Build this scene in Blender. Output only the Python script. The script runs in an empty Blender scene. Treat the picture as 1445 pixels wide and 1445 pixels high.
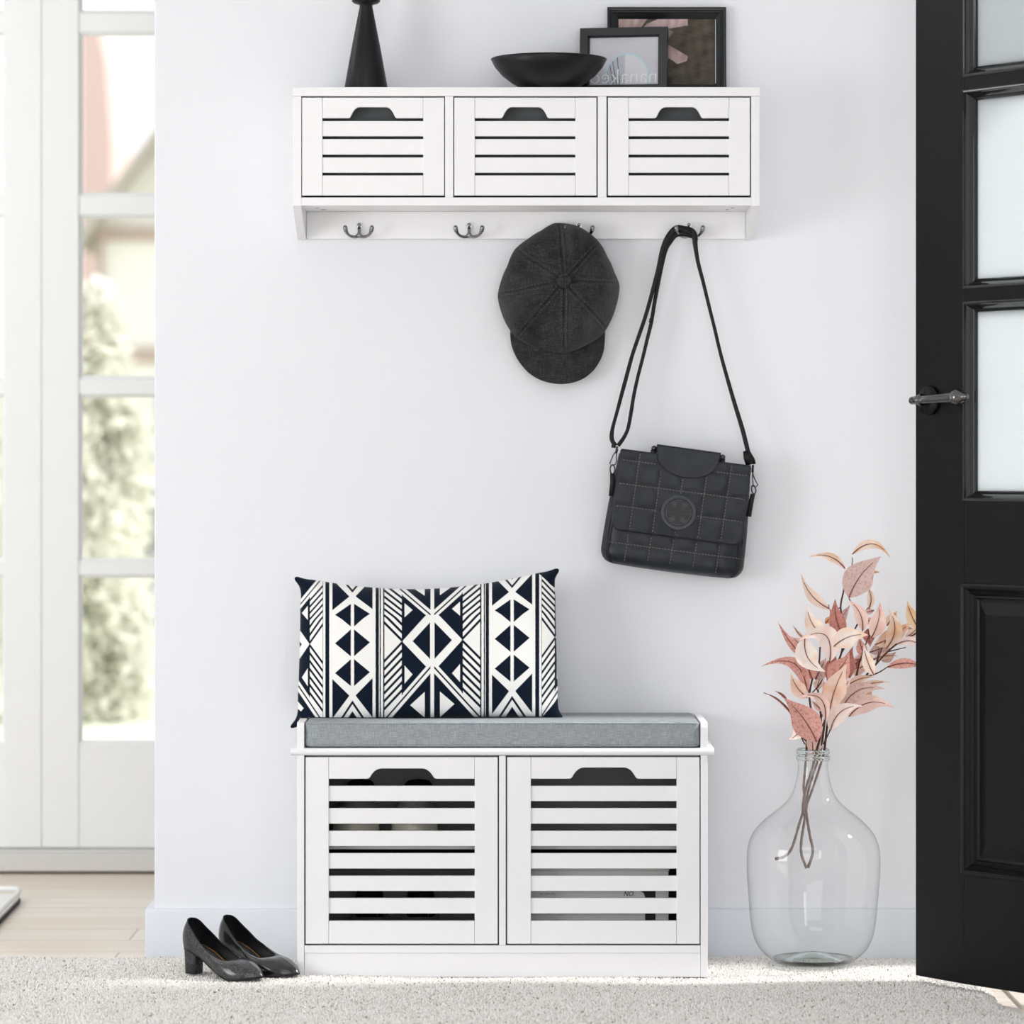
import bpy, math, random
import numpy as np
from mathutils import Vector, Matrix
sc = bpy.context.scene
col = sc.collection
rng = np.random.default_rng(7)
random.seed(7)
PI = math.pi

# ------------------------------------------------------------------ camera
FPX, DIST, HCAM, CX, CY = 5200.0, 7.32, 0.96, 722.5, 665.0
cam_d = bpy.data.cameras.new('camera')
cam = bpy.data.objects.new('camera', cam_d); col.objects.link(cam)
cam.location = (0, -DIST, HCAM); cam.rotation_euler = (PI/2, 0, 0)
cam_d.sensor_width = 36; cam_d.lens = 36*FPX/1445
cam_d.shift_y = (CY-722.5)/1445; cam_d.clip_end = 200; cam_d.clip_start = 0.1
cam_d.dof.use_dof = True; cam_d.dof.focus_distance = 7.08; cam_d.dof.aperture_fstop = 3.8
sc.camera = cam
# ------------------------------------------------------------------ world, sun, window and added fill lights, exposure
w = bpy.data.worlds.new('world'); sc.world = w; w.use_nodes = True
w.node_tree.nodes['Background'].inputs[0].default_value = (0.985, 0.992, 1.0, 1)
w.node_tree.nodes['Background'].inputs[1].default_value = 1.4
def sun(name, d, strength, angle, color=(1, 1, 1)):
    l = bpy.data.lights.new(name, 'SUN'); l.energy = strength; l.angle = math.radians(angle); l.color = color
    o = bpy.data.objects.new(name, l); col.objects.link(o)
    o.rotation_euler = Vector(d).to_track_quat('-Z', 'Y').to_euler(); o.location = (3, 0, 3)
def area(name, loc, target, sx, sy, power, color=(1, 1, 1)):
    l = bpy.data.lights.new(name, 'AREA'); l.shape = 'RECTANGLE'; l.size = sx; l.size_y = sy; l.energy = power; l.color = color
    o = bpy.data.objects.new(name, l); col.objects.link(o); o.location = loc
    o.rotation_euler = (Vector(target)-Vector(loc)).to_track_quat('-Z', 'Y').to_euler()
sun('sun', (-1, -0.02, -1.0), 3.6, 5.0, (1, 0.985, 0.96))
area('window_light_left', (-3.2, -2.7, 0.95), (0.3, 0, 0.55), 1.4, 1.5, 57, (0.98, 0.992, 1.0))
area('overhead_fill', (-0.5, -4.4, 2.62), (0.1, 0, 0.0), 2.2, 1.0, 19, (0.985, 0.993, 1.0))  # added overhead lamp without a fixture, deepens shade under the shelf
area('front_fill', (-0.9, -8.4, 1.3), (0, 0, 0.7), 4.2, 2.0, 57, (0.98, 0.99, 1.0))  # added broad fill from behind the camera, no window built there
area('window_light_right', (1.15, -5.2, 1.3), (0.2, 0, 0.6), 0.5, 1.9, 18, (0.99, 0.995, 1.0))
area('hall_fill', (-2.3, 0.2, 2.5), (-1.15, 1.73, 0.0), 0.9, 0.9, 15, (1.0, 0.995, 0.985))  # added lamp out of view, brightens the french doors and floor
vs = sc.view_settings
sc.display_settings.display_device = 'sRGB'
vs.view_transform = 'Standard'; vs.look = 'None'; vs.exposure = 0.0; vs.gamma = 1.0; vs.use_curve_mapping = False
try:
    sc.cycles.use_denoising = True; sc.cycles.denoiser = 'OPENIMAGEDENOISE'
    sc.cycles.max_bounces = 14; sc.cycles.transmission_bounces = 10; sc.cycles.diffuse_bounces = 5; sc.cycles.glossy_bounces = 5
    sc.cycles.sample_clamp_indirect = 8.0
    sc.cycles.caustics_refractive = True
except Exception:
    pass

# ------------------------------------------------------------------ helpers
def X(px, y): return (px-CX)*(y+DIST)/FPX
def Zc(py, y): return HCAM-(py-CY)*(y+DIST)/FPX
def P(px, py, y): return (X(px, y), y, Zc(py, y))
def lin(h):
    if isinstance(h, str):
        h = h.lstrip('#'); c = [int(h[i:i+2], 16)/255 for i in (0, 2, 4)]
        return tuple(x/12.92 if x <= .04045 else ((x+.055)/1.055)**2.4 for x in c)+(1,)
    return tuple(h)+((1,) if len(h) == 3 else ())
MATS = {}
def mat(name, color='#ffffff', rough=.5, metal=0., spec=.5, bump=None, vary=None, trans=0., ior=1.45, coat=0., attr=None, sheen=0., translucent=0.):
    """bump=(scale, strength, distance[, stretch]); vary=(scale, amount) mild tone variation of the material itself"""
    if name in MATS: return MATS[name]
    m = bpy.data.materials.new(name); m.use_nodes = True; nt = m.node_tree; n = nt.nodes; L = nt.links
    b = n['Principled BSDF']; c = lin(color)
    b.inputs['Base Color'].default_value = c; b.inputs['Roughness'].default_value = rough; b.inputs['Metallic'].default_value = metal
    b.inputs['Specular IOR Level'].default_value = spec; b.inputs['Transmission Weight'].default_value = trans; b.inputs['IOR'].default_value = ior
    b.inputs['Coat Weight'].default_value = coat
    if coat: b.inputs['Coat Roughness'].default_value = .03
    if sheen: b.inputs['Sheen Weight'].default_value = sheen; b.inputs['Sheen Roughness'].default_value = .4
    tc = n.new('ShaderNodeTexCoord')
    src = None
    if attr:
        a = n.new('ShaderNodeVertexColor'); a.layer_name = attr; src = a.outputs[0]; L.new(src, b.inputs['Base Color'])
    if vary:
        nz = n.new('ShaderNodeTexNoise'); nz.inputs['Scale'].default_value = vary[0]; nz.inputs['Detail'].default_value = 4
        L.new(tc.outputs['Object'], nz.inputs['Vector'])
        mr = n.new('ShaderNodeMapRange'); mr.inputs[1].default_value = .3; mr.inputs[2].default_value = .7
        mr.inputs[3].default_value = 1-vary[1]; mr.inputs[4].default_value = 1+vary[1]
        L.new(nz.outputs['Fac'], mr.inputs[0])
        mx = n.new('ShaderNodeVectorMath'); mx.operation = 'SCALE'
        if src: L.new(src, mx.inputs[0])
        else: mx.inputs[0].default_value = c[:3]
        L.new(mr.outputs[0], mx.inputs['Scale']); L.new(mx.outputs[0], b.inputs['Base Color'])
    if bump:
        nz = n.new('ShaderNodeTexNoise'); nz.inputs['Scale'].default_value = bump[0]; nz.inputs['Detail'].default_value = 3
        if len(bump) > 3:
            mp = n.new('ShaderNodeMapping'); mp.inputs['Scale'].default_value = bump[3]
            L.new(tc.outputs['Object'], mp.inputs[0]); L.new(mp.outputs[0], nz.inputs['Vector'])
        else: L.new(tc.outputs['Object'], nz.inputs['Vector'])
        bp = n.new('ShaderNodeBump'); bp.inputs['Strength'].default_value = bump[1]; bp.inputs['Distance'].default_value = bump[2]
        L.new(nz.outputs['Fac'], bp.inputs['Height']); L.new(bp.outputs[0], b.inputs['Normal'])
    if translucent:
        out = n['Material Output']; tr = n.new('ShaderNodeBsdfTranslucent'); ms = n.new('ShaderNodeMixShader'); ms.inputs[0].default_value = translucent
        if src: L.new(src, tr.inputs[0])
        else: tr.inputs[0].default_value = c
        L.new(b.outputs[0], ms.inputs[1]); L.new(tr.outputs[0], ms.inputs[2]); L.new(ms.outputs[0], out.inputs[0])
    MATS[name] = m
    return m
def weave(name, c1, c2, rough=.9, scale=900, bumpd=.0006, spec=.2, vary=.12, sheen=0.):
    """woven cloth: crossed thread noise in two directions"""
    if name in MATS: return MATS[name]
    m = bpy.data.materials.new(name); m.use_nodes = True; nt = m.node_tree; n = nt.nodes; L = nt.links
    b = n['Principled BSDF']; b.inputs['Roughness'].default_value = rough; b.inputs['Specular IOR Level'].default_value = spec
    if sheen: b.inputs['Sheen Weight'].default_value = sheen
    tc = n.new('ShaderNodeTexCoord'); outs = []
    for s in ((1, .25, .06), (.06, .25, 1)):
        mp = n.new('ShaderNodeMapping'); mp.inputs['Scale'].default_value = s; L.new(tc.outputs['Object'], mp.inputs[0])
        nz = n.new('ShaderNodeTexNoise'); nz.inputs['Scale'].default_value = scale; nz.inputs['Detail'].default_value = 2
        L.new(mp.outputs[0], nz.inputs['Vector']); outs.append(nz.outputs['Fac'])
    ad = n.new('ShaderNodeMath'); ad.operation = 'ADD'; L.new(outs[0], ad.inputs[0]); L.new(outs[1], ad.inputs[1])
    big = n.new('ShaderNodeTexNoise'); big.inputs['Scale'].default_value = 45; L.new(tc.outputs['Object'], big.inputs['Vector'])
    m2 = n.new('ShaderNodeMath'); m2.operation = 'MULTIPLY_ADD'; m2.inputs[1].default_value = vary*3; L.new(big.outputs['Fac'], m2.inputs[0]); L.new(ad.outputs[0], m2.inputs[2])
    cr = n.new('ShaderNodeValToRGB'); cr.color_ramp.elements[0].position = .42+vary; cr.color_ramp.elements[1].position = .62+vary*1.4
    half = n.new('ShaderNodeMath'); half.operation = 'MULTIPLY'; half.inputs[1].default_value = .5; L.new(m2.outputs[0], half.inputs[0])
    cr.color_ramp.elements[0].color = lin(c1); cr.color_ramp.elements[1].color = lin(c2)
    L.new(half.outputs[0], cr.inputs[0]); L.new(cr.outputs[0], b.inputs['Base Color'])
    bp = n.new('ShaderNodeBump'); bp.inputs['Strength'].default_value = .6; bp.inputs['Distance'].default_value = bumpd
    L.new(ad.outputs[0], bp.inputs['Height']); L.new(bp.outputs[0], b.inputs['Normal'])
    MATS[name] = m
    return m

def wloc(o):
    v = Vector((0, 0, 0))
    while o is not None: v += o.location; o = o.parent
    return v
def tag(o, label=None, cat=None, group=None, kind=None):
    if label: o['label'] = label
    if cat: o['category'] = cat
    if group: o['group'] = group
    if kind: o['kind'] = kind
    return o
def thing(name, label, cat, loc=(0, 0, 0), group=None):
    o = bpy.data.objects.new(name, None); col.objects.link(o); o.location = loc; o.empty_display_size = .05
    return tag(o, label, cat, group)
class MB:
    def __init__(s): s.v = []; s.f = []; s.m = []; s.smooth = []; s.xf = None; s.mi = 0; s.sm = False
    def add(s, vs_, fs, smooth=None):
        b = len(s.v)
        if s.xf: vs_ = [s.xf(*p) for p in vs_]
        s.v += [tuple(p) for p in vs_]
        for f in fs: s.f.append([b+i for i in f]); s.m.append(s.mi); s.smooth.append(s.sm if smooth is None else smooth)
        return s
    def box(s, x0, x1, y0, y1, z0, z1):
        vs_ = [(x, y, z) for x in (x0, x1) for y in (y0, y1) for z in (z0, z1)]
        return s.add(vs_, [(0, 1, 3, 2), (4, 6, 7, 5), (0, 4, 5, 1), (2, 3, 7, 6), (0, 2, 6, 4), (1, 5, 7, 3)])
    def prism(s, poly, a, b, axis='y', smooth=False):
        """poly of 2D points extruded along axis from a to b: 'y' -> (x,z), 'x' -> (y,z), 'z' -> (x,y)"""
        def mk(p, d):
            return (p[0], d, p[1]) if axis == 'y' else ((d, p[0], p[1]) if axis == 'x' else (p[0], p[1], d))
        n = len(poly); vs_ = [mk(p, a) for p in poly]+[mk(p, b) for p in poly]
        fs = [tuple(range(n-1, -1, -1)), tuple(range(n, 2*n))]
        s.add(vs_, fs, False)
        bidx = len(s.v)-2*n
        for i in range(n):
            j = (i+1) % n; s.f.append([bidx+i, bidx+j, bidx+n+j, bidx+n+i]); s.m.append(s.mi); s.smooth.append(smooth)
        return s
    def tube(s, pts, rad, n=8, flat=1.0, cap=True, up=(0, -1, 0)):
        """swept tube; rad number or list; flat<1 squeezes the section along 'up'"""
        pts = [Vector(p) for p in pts]; k = len(pts)
        rr = rad if isinstance(rad, (list, tuple)) else [rad]*k
        vs_ = []; fs = []
        up = Vector(up); prev = None
        for i, p in enumerate(pts):
            t = (pts[min(i+1, k-1)]-pts[max(i-1, 0)]).normalized()
            if prev is None:
                a = up.cross(t)
                if a.length < 1e-3: a = Vector((1, 0, 0)).cross(t)
            else:
                a = prev-t*prev.dot(t)
                if a.length < 1e-4: a = up.cross(t)
            a.normalize(); b = t.cross(a); prev = a
            for j in range(n):
                th = 2*PI*j/n; vs_.append(p+a*math.cos(th)*rr[i]+b*math.sin(th)*rr[i]*flat)
        for i in range(k-1):
            for j in range(n):
                j2 = (j+1) % n; fs.append((i*n+j, i*n+j2, (i+1)*n+j2, (i+1)*n+j))
        if cap: fs += [tuple(range(n-1, -1, -1)), tuple((k-1)*n+j for j in range(n))]
        return s.add(vs_, fs, True)
    def lathe(s, prof, c, n=48, axis=None, cap=False):
        """prof list of (r, h); axis defaults to +z through c"""
        ax = Vector(axis or (0, 0, 1)).normalized()
        a = ax.orthogonal().normalized() if axis else Vector((1, 0, 0)); b = ax.cross(a)
        c = Vector(c); vs_ = []; fs = []
        for r, h in prof:
            for j in range(n):
                th = 2*PI*j/n; vs_.append(c+ax*h+a*math.cos(th)*r+b*math.sin(th)*r)
        k = len(prof)
        for i in range(k-1):
            for j in range(n):
                j2 = (j+1) % n; fs.append((i*n+j, i*n+j2, (i+1)*n+j2, (i+1)*n+j))
        if cap: fs += [tuple(range(n-1, -1, -1)), tuple((k-1)*n+j for j in range(n))]
        return s.add(vs_, fs, True)
    def ball(s, c, r, n=16, sq=(1, 1, 1)):
        vs_ = []; fs = []; m = n//2
        for i in range(m+1):
            ph = PI*i/m
            for j in range(n):
                th = 2*PI*j/n; vs_.append((c[0]+r*sq[0]*math.sin(ph)*math.cos(th), c[1]+r*sq[1]*math.sin(ph)*math.sin(th), c[2]+r*sq[2]*math.cos(ph)))
        for i in range(m):
            for j in range(n):
                j2 = (j+1) % n; fs.append((i*n+j, (i+1)*n+j, (i+1)*n+j2, i*n+j2))
        return s.add(vs_, fs, True)
    def grid(s, fn, nu, nv, closeu=False, smooth=True):
        vs_ = [fn(i/(nu if closeu else nu-1), j/(nv-1)) for i in range(nu) for j in range(nv)]
        fs = []
        for i in range(nu if closeu else nu-1):
            for j in range(nv-1):
                i2 = (i+1) % nu; fs.append((i*nv+j, i2*nv+j, i2*nv+j+1, i*nv+j+1))
        return s.add(vs_, fs, smooth)
    def build(s, name, mats, parent=None, bevel=0, seg=2, sub=0, solid=0, recalc=True):
        me = bpy.data.meshes.new(name)
        off = wloc(parent) if parent else Vector((0, 0, 0))
        me.from_pydata([(p[0]-off.x, p[1]-off.y, p[2]-off.z) for p in s.v], [], s.f)
        for m in (mats if isinstance(mats, (list, tuple)) else [mats]): me.materials.append(m)
        me.polygons.foreach_set('material_index', s.m); me.polygons.foreach_set('use_smooth', s.smooth)
        if recalc:
            import bmesh
            bm = bmesh.new(); bm.from_mesh(me); bmesh.ops.remove_doubles(bm, verts=bm.verts, dist=1e-6); bmesh.ops.recalc_face_normals(bm, faces=bm.faces); bm.to_mesh(me); bm.free()
        me.update()
        o = bpy.data.objects.new(name, me); col.objects.link(o); o.parent = parent
        if solid:
            md = o.modifiers.new('solid', 'SOLIDIFY'); md.thickness = solid; md.offset = 0
        if bevel:
            md = o.modifiers.new('bevel', 'BEVEL'); md.width = bevel; md.segments = seg; md.limit_method = 'ANGLE'; md.angle_limit = math.radians(40)
            try: md.harden_normals = True
            except Exception: pass
            me.polygons.foreach_set('use_smooth', [True]*len(me.polygons)) if not any(s.smooth) else None
        if sub:
            md = o.modifiers.new('sub', 'SUBSURF'); md.levels = sub; md.render_levels = sub
        return o
def npmesh(name, V, F, mats, parent=None, colors=None, smooth=True, normals_out=None):
    """V (n,3) array, F (m,k) array of equal-size faces"""
    off = np.array(wloc(parent)) if parent else np.zeros(3)
    me = bpy.data.meshes.new(name); n = len(V); m, k = F.shape
    me.vertices.add(n); me.vertices.foreach_set('co', (V-off).astype(np.float32).ravel())
    me.loops.add(m*k); me.loops.foreach_set('vertex_index', F.astype(np.int32).ravel())
    me.polygons.add(m); me.polygons.foreach_set('loop_start', (np.arange(m)*k).astype(np.int32)); me.polygons.foreach_set('loop_total', np.full(m, k, np.int32))
    me.polygons.foreach_set('use_smooth', np.full(m, smooth))
    for q in (mats if isinstance(mats, (list, tuple)) else [mats]): me.materials.append(q)
    me.update(calc_edges=True); me.validate()
    if colors is not None:
        at = me.color_attributes.new('tone', 'FLOAT_COLOR', 'POINT')
        c = np.ones((n, 4), np.float32); c[:, :3] = colors; at.data.foreach_set('color', c.ravel())
    o = bpy.data.objects.new(name, me); col.objects.link(o); o.parent = parent
    return o
def spline(pts, n=6):
    """Catmull-Rom through tuples of any dimension"""
    p = [np.array(q, float) for q in pts]; p = [2*p[0]-p[1]]+p+[2*p[-1]-p[-2]]; out = []
    for i in range(1, len(p)-2):
        for k in range(n):
            t = k/n; a, b, c, d = p[i-1:i+3]
            out.append(tuple(.5*((2*b)+(c-a)*t+(2*a-5*b+4*c-d)*t*t+(3*b-a-3*c+d)*t**3)))
    out.append(tuple(p[-2])); return out
def text_mesh(txt, size, shear=0., off_=0.):
    cu = bpy.data.curves.new('t', 'FONT'); cu.body = txt; cu.size = size; cu.shear = shear; cu.extrude = 0; cu.offset = off_; cu.resolution_u = 4
    o = bpy.data.objects.new('t', cu); col.objects.link(o)
    me = bpy.data.meshes.new_from_object(o)
    V = [tuple(v.co) for v in me.vertices]; F = [tuple(p.vertices) for p in me.polygons]
    bpy.data.objects.remove(o); bpy.data.curves.remove(cu); bpy.data.meshes.remove(me)
    return V, F

# ------------------------------------------------------------------ materials
M_wall = mat('wall_paint', '#e7e9ee', .85, spec=.15, bump=(170, .22, .0012))
M_ceil = mat('ceiling_paint', '#e8e8e8', .9, spec=.1)
M_base = mat('baseboard_paint', '#dde2e8', .45, spec=.3)
M_white = mat('white_lacquer', '#f0f0f2', .42, spec=.25)
M_white2 = mat('white_door_paint', '#f6f8f8', .45, spec=.3)
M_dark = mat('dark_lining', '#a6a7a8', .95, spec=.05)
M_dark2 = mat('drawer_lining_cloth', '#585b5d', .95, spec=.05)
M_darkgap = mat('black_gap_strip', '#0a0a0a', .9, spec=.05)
M_chrome = mat('dark_chrome', '#8e8e90', .16, metal=1.)
M_gun = mat('gunmetal', '#4a4a4c', .22, metal=1.)
M_glass = mat('window_glass', '#ffffff', 0., trans=1., ior=1.01, spec=.3)
M_frost = mat('frosted_door_glass', '#dfe3e5', .25, spec=.4, translucent=.85)
M_matte_black = mat('matte_black_ceramic', '#0a0b0d', .42, spec=.35, bump=(60, .05, .0004))
# ------------------------------------------------------------------ the room
def struct(o, label, cat='wall'):
    return tag(o, label, cat, kind='structure')
WF = -0.02   # wood floor height; the rug top is z = 0
def wood_mat():
    m = bpy.data.materials.new('pale_oak_planks'); m.use_nodes = True; nt = m.node_tree; n = nt.nodes; L = nt.links
    b = n['Principled BSDF']; b.inputs['Roughness'].default_value = .32; b.inputs['Specular IOR Level'].default_value = .4
    tc = n.new('ShaderNodeTexCoord')
    br = n.new('ShaderNodeTexBrick'); br.inputs['Scale'].default_value = 1.; br.inputs['Brick Width'].default_value = 1.6; br.inputs['Row Height'].default_value = .19
    br.inputs['Mortar Size'].default_value = .0022; br.inputs['Color1'].default_value = lin('#e6d8c6'); br.inputs['Color2'].default_value = lin('#f1e8dc'); br.inputs['Mortar'].default_value = lin('#b7a48f')
    L.new(tc.outputs['Object'], br.inputs['Vector'])
    mp = n.new('ShaderNodeMapping'); mp.inputs['Scale'].default_value = (1.2, 22, 1); L.new(tc.outputs['Object'], mp.inputs[0])
    nz = n.new('ShaderNodeTexNoise'); nz.inputs['Scale'].default_value = 2.2; nz.inputs['Detail'].default_value = 6; L.new(mp.outputs[0], nz.inputs['Vector'])
    mr = n.new('ShaderNodeMapRange'); mr.inputs[1].default_value = .3; mr.inputs[2].default_value = .7; mr.inputs[3].default_value = .88; mr.inputs[4].default_value = 1.05; L.new(nz.outputs['Fac'], mr.inputs[0])
    sc_ = n.new('ShaderNodeVectorMath'); sc_.operation = 'SCALE'; L.new(br.outputs[0], sc_.inputs[0]); L.new(mr.outputs[0], sc_.inputs['Scale']); L.new(sc_.outputs[0], b.inputs['Base Color'])
    return m
M_wood = wood_mat()
b = MB(); b.box(-3.7, 1.42, -9.1, 1.9, WF-.1, WF)
struct(b.build('floor', M_wood), 'pale oak plank floor running under the rug and into the next room', 'floor')
b = MB(); b.box(-3.7, 1.42, -9.1, 1.9, 2.7, 2.8)
struct(b.build('ceiling', M_ceil), 'plain white ceiling', 'ceiling')
XL = X(218, 0)
b = MB(); b.box(XL, 1.28, 0, .15, WF, 2.7)
struct(b.build('wall_back', M_wall, bevel=.002), 'pale cool grey plaster wall behind the shelf and bench', 'wall')
b = MB(); b.box(-3.7, -3.58, -9.1, 1.9, WF, 2.7)
struct(b.build('wall_left', M_wall), 'plain pale wall on the far left side', 'wall')
b = MB(); b.box(-3.58, 1.42, -9.1, -8.98, WF, 2.7)
struct(b.build('wall_rear', M_wall), 'plain pale wall behind the viewer', 'wall')
DY0, DY1, DH = -1.13, -.14, 2.16
b = MB(); b.box(1.28, 1.42, -8.98, DY0, WF, 2.7); b.box(1.28, 1.42, DY1, 1.9, WF, 2.7); b.box(1.28, 1.42, DY0, DY1, DH, 2.7)
struct(b.build('wall_right', M_wall), 'pale wall holding the front doorway', 'wall')
b = MB(); b.box(1.265, 1.435, DY1, DY1+.03, WF, DH+.03); b.box(1.265, 1.435, DY0-.03, DY0, WF, DH+.03); b.box(1.265, 1.435, DY0, DY1, DH, DH+.03)
struct(b.build('trim_1', M_white2, bevel=.002), 'white lining around the front doorway', 'door frame')
b = MB(); b.box(.93, 1.5, DY0, DY1, WF, WF+.006)
struct(b.build('trim_2', mat('pale_threshold', '#e6ddd2', .4)), 'pale threshold board on the floor under the black door', 'threshold')
# baseboard with its return round the free end of the wall
BH = Zc(1283, -.015)
b = MB()
prof = [(-.016, WF), (-.016, BH-.006), (-.013, BH-.001), (-.009, BH), (0, BH), (0, WF)]
b.prism(prof, XL-.017, 1.28, 'x'); b.box(XL-.017, XL, 0, .16, WF, BH)
struct(b.build('baseboard_back', M_base, bevel=.001), 'pale blue grey baseboard along the foot of the wall', 'baseboard')

# far wall with the French doors
FY = 1.73
def fx(px): return X(px, FY)
def fz(py): return Zc(py, FY)
TOPZ = 2.36
b = MB(); b.box(-3.58, fx(-405), FY, FY+.15, WF, 2.7); b.box(fx(522), 1.28, FY, FY+.15, WF, 2.7); b.box(fx(-405), fx(522), FY, FY+.15, TOPZ, 2.7)
struct(b.build('wall_far', M_wall), 'pale far wall of the next room around the french doors', 'wall')
rows = [(-218, 18), (44, 276), (302, 535), (556, 793), (811, 1050)]
def french(name, px0, px1, cols, label, parentless=True):
    b = MB()
    y0, y1 = FY+.005, FY+.045
    zt, zb = TOPZ-.005, fz(1196)
    xs = [fx(px0)]+[fx(c) for cc in cols for c in cc]+[fx(px1)]
    for i in range(0, len(xs), 2): b.box(xs[i], xs[i+1], y0, y1, zb, zt)
    for (c0, c1) in cols:
        zz = [zt]+[v for r in rows for v in (fz(r[0]), fz(r[1]))]+[zb]
        for i in range(0, len(zz), 2): b.box(fx(c0)-.001, fx(c1)+.001, y0+.004, y1-.004, zz[i+1], zz[i])
        # bevelled glazing bead around every pane
        for r in rows:
            X0, X1, Z0, Z1 = fx(c0), fx(c1), fz(r[1]), fz(r[0])
            loops = [(-.001, y0+.003), (.004, y0+.008), (.009, y0+.018), (.009, y0+.024)]
            for (i0, d0), (i1, d1) in zip(loops[:-1], loops[1:]):
                R = lambda i, d: [(X0+i, d, Z0+i), (X1-i, d, Z0+i), (X1-i, d, Z1-i), (X0+i, d, Z1-i)]
                a, c = R(i0, d0), R(i1, d1)
                b.add(a+c, [(k, (k+1) % 4, 4+(k+1) % 4, 4+k) for k in range(4)])
    o = b.build(name, M_white2, recalc=False)
    struct(o, label, 'french door')
    for (c0, c1) in cols:
        for r in rows:
            g = MB(); g.box(fx(c0)-.002, fx(c1)+.002, y0+.019, y0+.023, fz(r[1])-.002, fz(r[0])+.002); g.build('pane', M_glass, o)
    return o
french('door_1', 58.5, 518, [(110, 268), (290, 448)], 'white glazed french door leaf on the right, beside the grey wall end')
french('door_2', -401, 57.6, [(-332, -172), (-150, 7)], 'white glazed french door leaf on the left, at the picture edge')
b = MB(); b.box(fx(-402), fx(520), FY-.02, FY+.06, WF, fz(1198)); b.box(fx(-402), fx(520), FY-.07, FY+.02, WF+.004, Zc(1205, FY-.07)); 
b.box(fx(-402), fx(520), FY-.085, FY-.06, WF+.006, Zc(1210, FY-.085))
struct(b.build('trim_3', mat('sill_paint', '#d9d8d4', .45), bevel=.003), 'white stepped sill under the french doors', 'sill')

# ------------------------------------------------------------------ rug
def rug_xr(y):   # right border of the rug, rounded lip near the black door
    ys = [-1.75, -1.2, -1.0, -.85, -.80, -.76, -.72, -.68, -.60, -.5, -.3, -.02]
    xs = [1.30, 1.26, 1.18, 1.02, .965, .93, .905, .892, .885, .888, .895, .90]
    return np.interp(y, ys, xs)
rug = thing('rug', 'large cream flecked shaggy rug covering the floor under the bench', 'rug', (0, -.8, WF))
nx, ny = 700, 330
yy = np.linspace(-1.285, -.018, ny); uu = np.linspace(0, 1, nx)
U, Y = np.meshgrid(uu, yy, indexing='ij')
XX = -1.26+U*(rug_xr(Y)+1.26)
edge = np.minimum((1-U)*(rug_xr(Y)+1.26)/.02, 1); edge2 = np.minimum((Y+1.285)/.02, 1); edge3 = np.minimum((-.018-Y)/.004+.6, 1)
E = np.sqrt(np.clip(np.minimum(np.minimum(edge, edge2), edge3), 0, 1))
swell = .0022*np.sin(XX*5.1+Y*9)+.0018*np.sin(XX*11.3-Y*17+1)
ZZ = WF+.001+(.0120+swell+rng.uniform(-.0018, .0018, U.shape))*E
V = np.stack([XX, Y, ZZ], -1).reshape(-1, 3)
I, J = np.meshgrid(np.arange(nx-1), np.arange(ny-1), indexing='ij')
A = (I*ny+J).ravel(); F = np.stack([A, A+ny, A+ny+1, A+1], 1)
M_rugb = mat('rug_backing', '#d6d0c8', 1., spec=0., vary=(300, .2))
npmesh('rug_base', V, F, M_rugb, rug)
# pile: every tuft a small twisted bundle
NT = 280000
ty = -.024-rng.random(NT)**1.0*1.25; tx = -1.25+rng.random(NT)*(rug_xr(ty)+1.25)
d_edge = np.clip((rug_xr(ty)-tx)/.02, 0, 1)
sw = .0022*np.sin(tx*5.1+ty*9)+.0018*np.sin(tx*11.3-ty*17+1)
zb = WF+.001+(.0112+sw)*np.sqrt(d_edge)
hgt = rng.uniform(.0032, .0068, NT)
rad = rng.uniform(.0010, .0020, NT)
ang = rng.uniform(0, 2*PI, NT); lean = rng.uniform(.0, .004, NT)
lx = np.cos(ang)*lean+.004*(1-d_edge); ly = np.sin(ang)*lean
K = 5
a0 = rng.uniform(0, 2*PI, NT)
vs_ = []
for ring, (rf, hf) in enumerate(((1., 0.), (1.15, .55), (.6, .95))):
    for k in range(K):
        a = a0+2*PI*k/K
        vs_.append(np.stack([tx+np.cos(a)*rad*rf+lx*hf, ty+np.sin(a)*rad*rf+ly*hf, zb+hgt*hf], 1))
vs_.append(np.stack([tx+lx, ty+ly, zb+hgt], 1))
V = np.stack(vs_, 1).reshape(-1, 3); n1 = 3*K+1
base = np.arange(NT)*n1; fs = []
for ring in range(2):
    for k in range(K):
        k2 = (k+1) % K; a, b_, c, d = ring*K+k, ring*K+k2, (ring+1)*K+k2, (ring+1)*K+k
        fs.append(np.stack([base+a, base+b_, base+c], 1)); fs.append(np.stack([base+a, base+c, base+d], 1))
for k in range(K): fs.append(np.stack([base+2*K+k, base+2*K+(k+1) % K, base+3*K], 1))
F = np.concatenate(fs)
tone = np.array(lin('#f1efec')[:3])[None]*rng.uniform(.88, 1.04, (NT, 1))
streak = np.sin(tx*23+np.sin(ty*60)*2)*np.sin(ty*190+tx*9)
brown = (rng.random(NT) < .016+.04*(streak > .55))
tone[brown] = np.array(lin('#a08c7e')[:3])*rng.uniform(.7, 1.3, (brown.sum(), 1))
grey = (rng.random(NT) < .12) & ~brown
tone[grey] = np.array(lin('#d3cdc6')[:3])
C = np.repeat(tone, n1, 0)
pile = npmesh('rug_pile', V, F, mat('rug_wool', '#ffffff', 1., spec=0., attr='tone'), rug, colors=C)
pile['kind'] = 'stuff'

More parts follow.
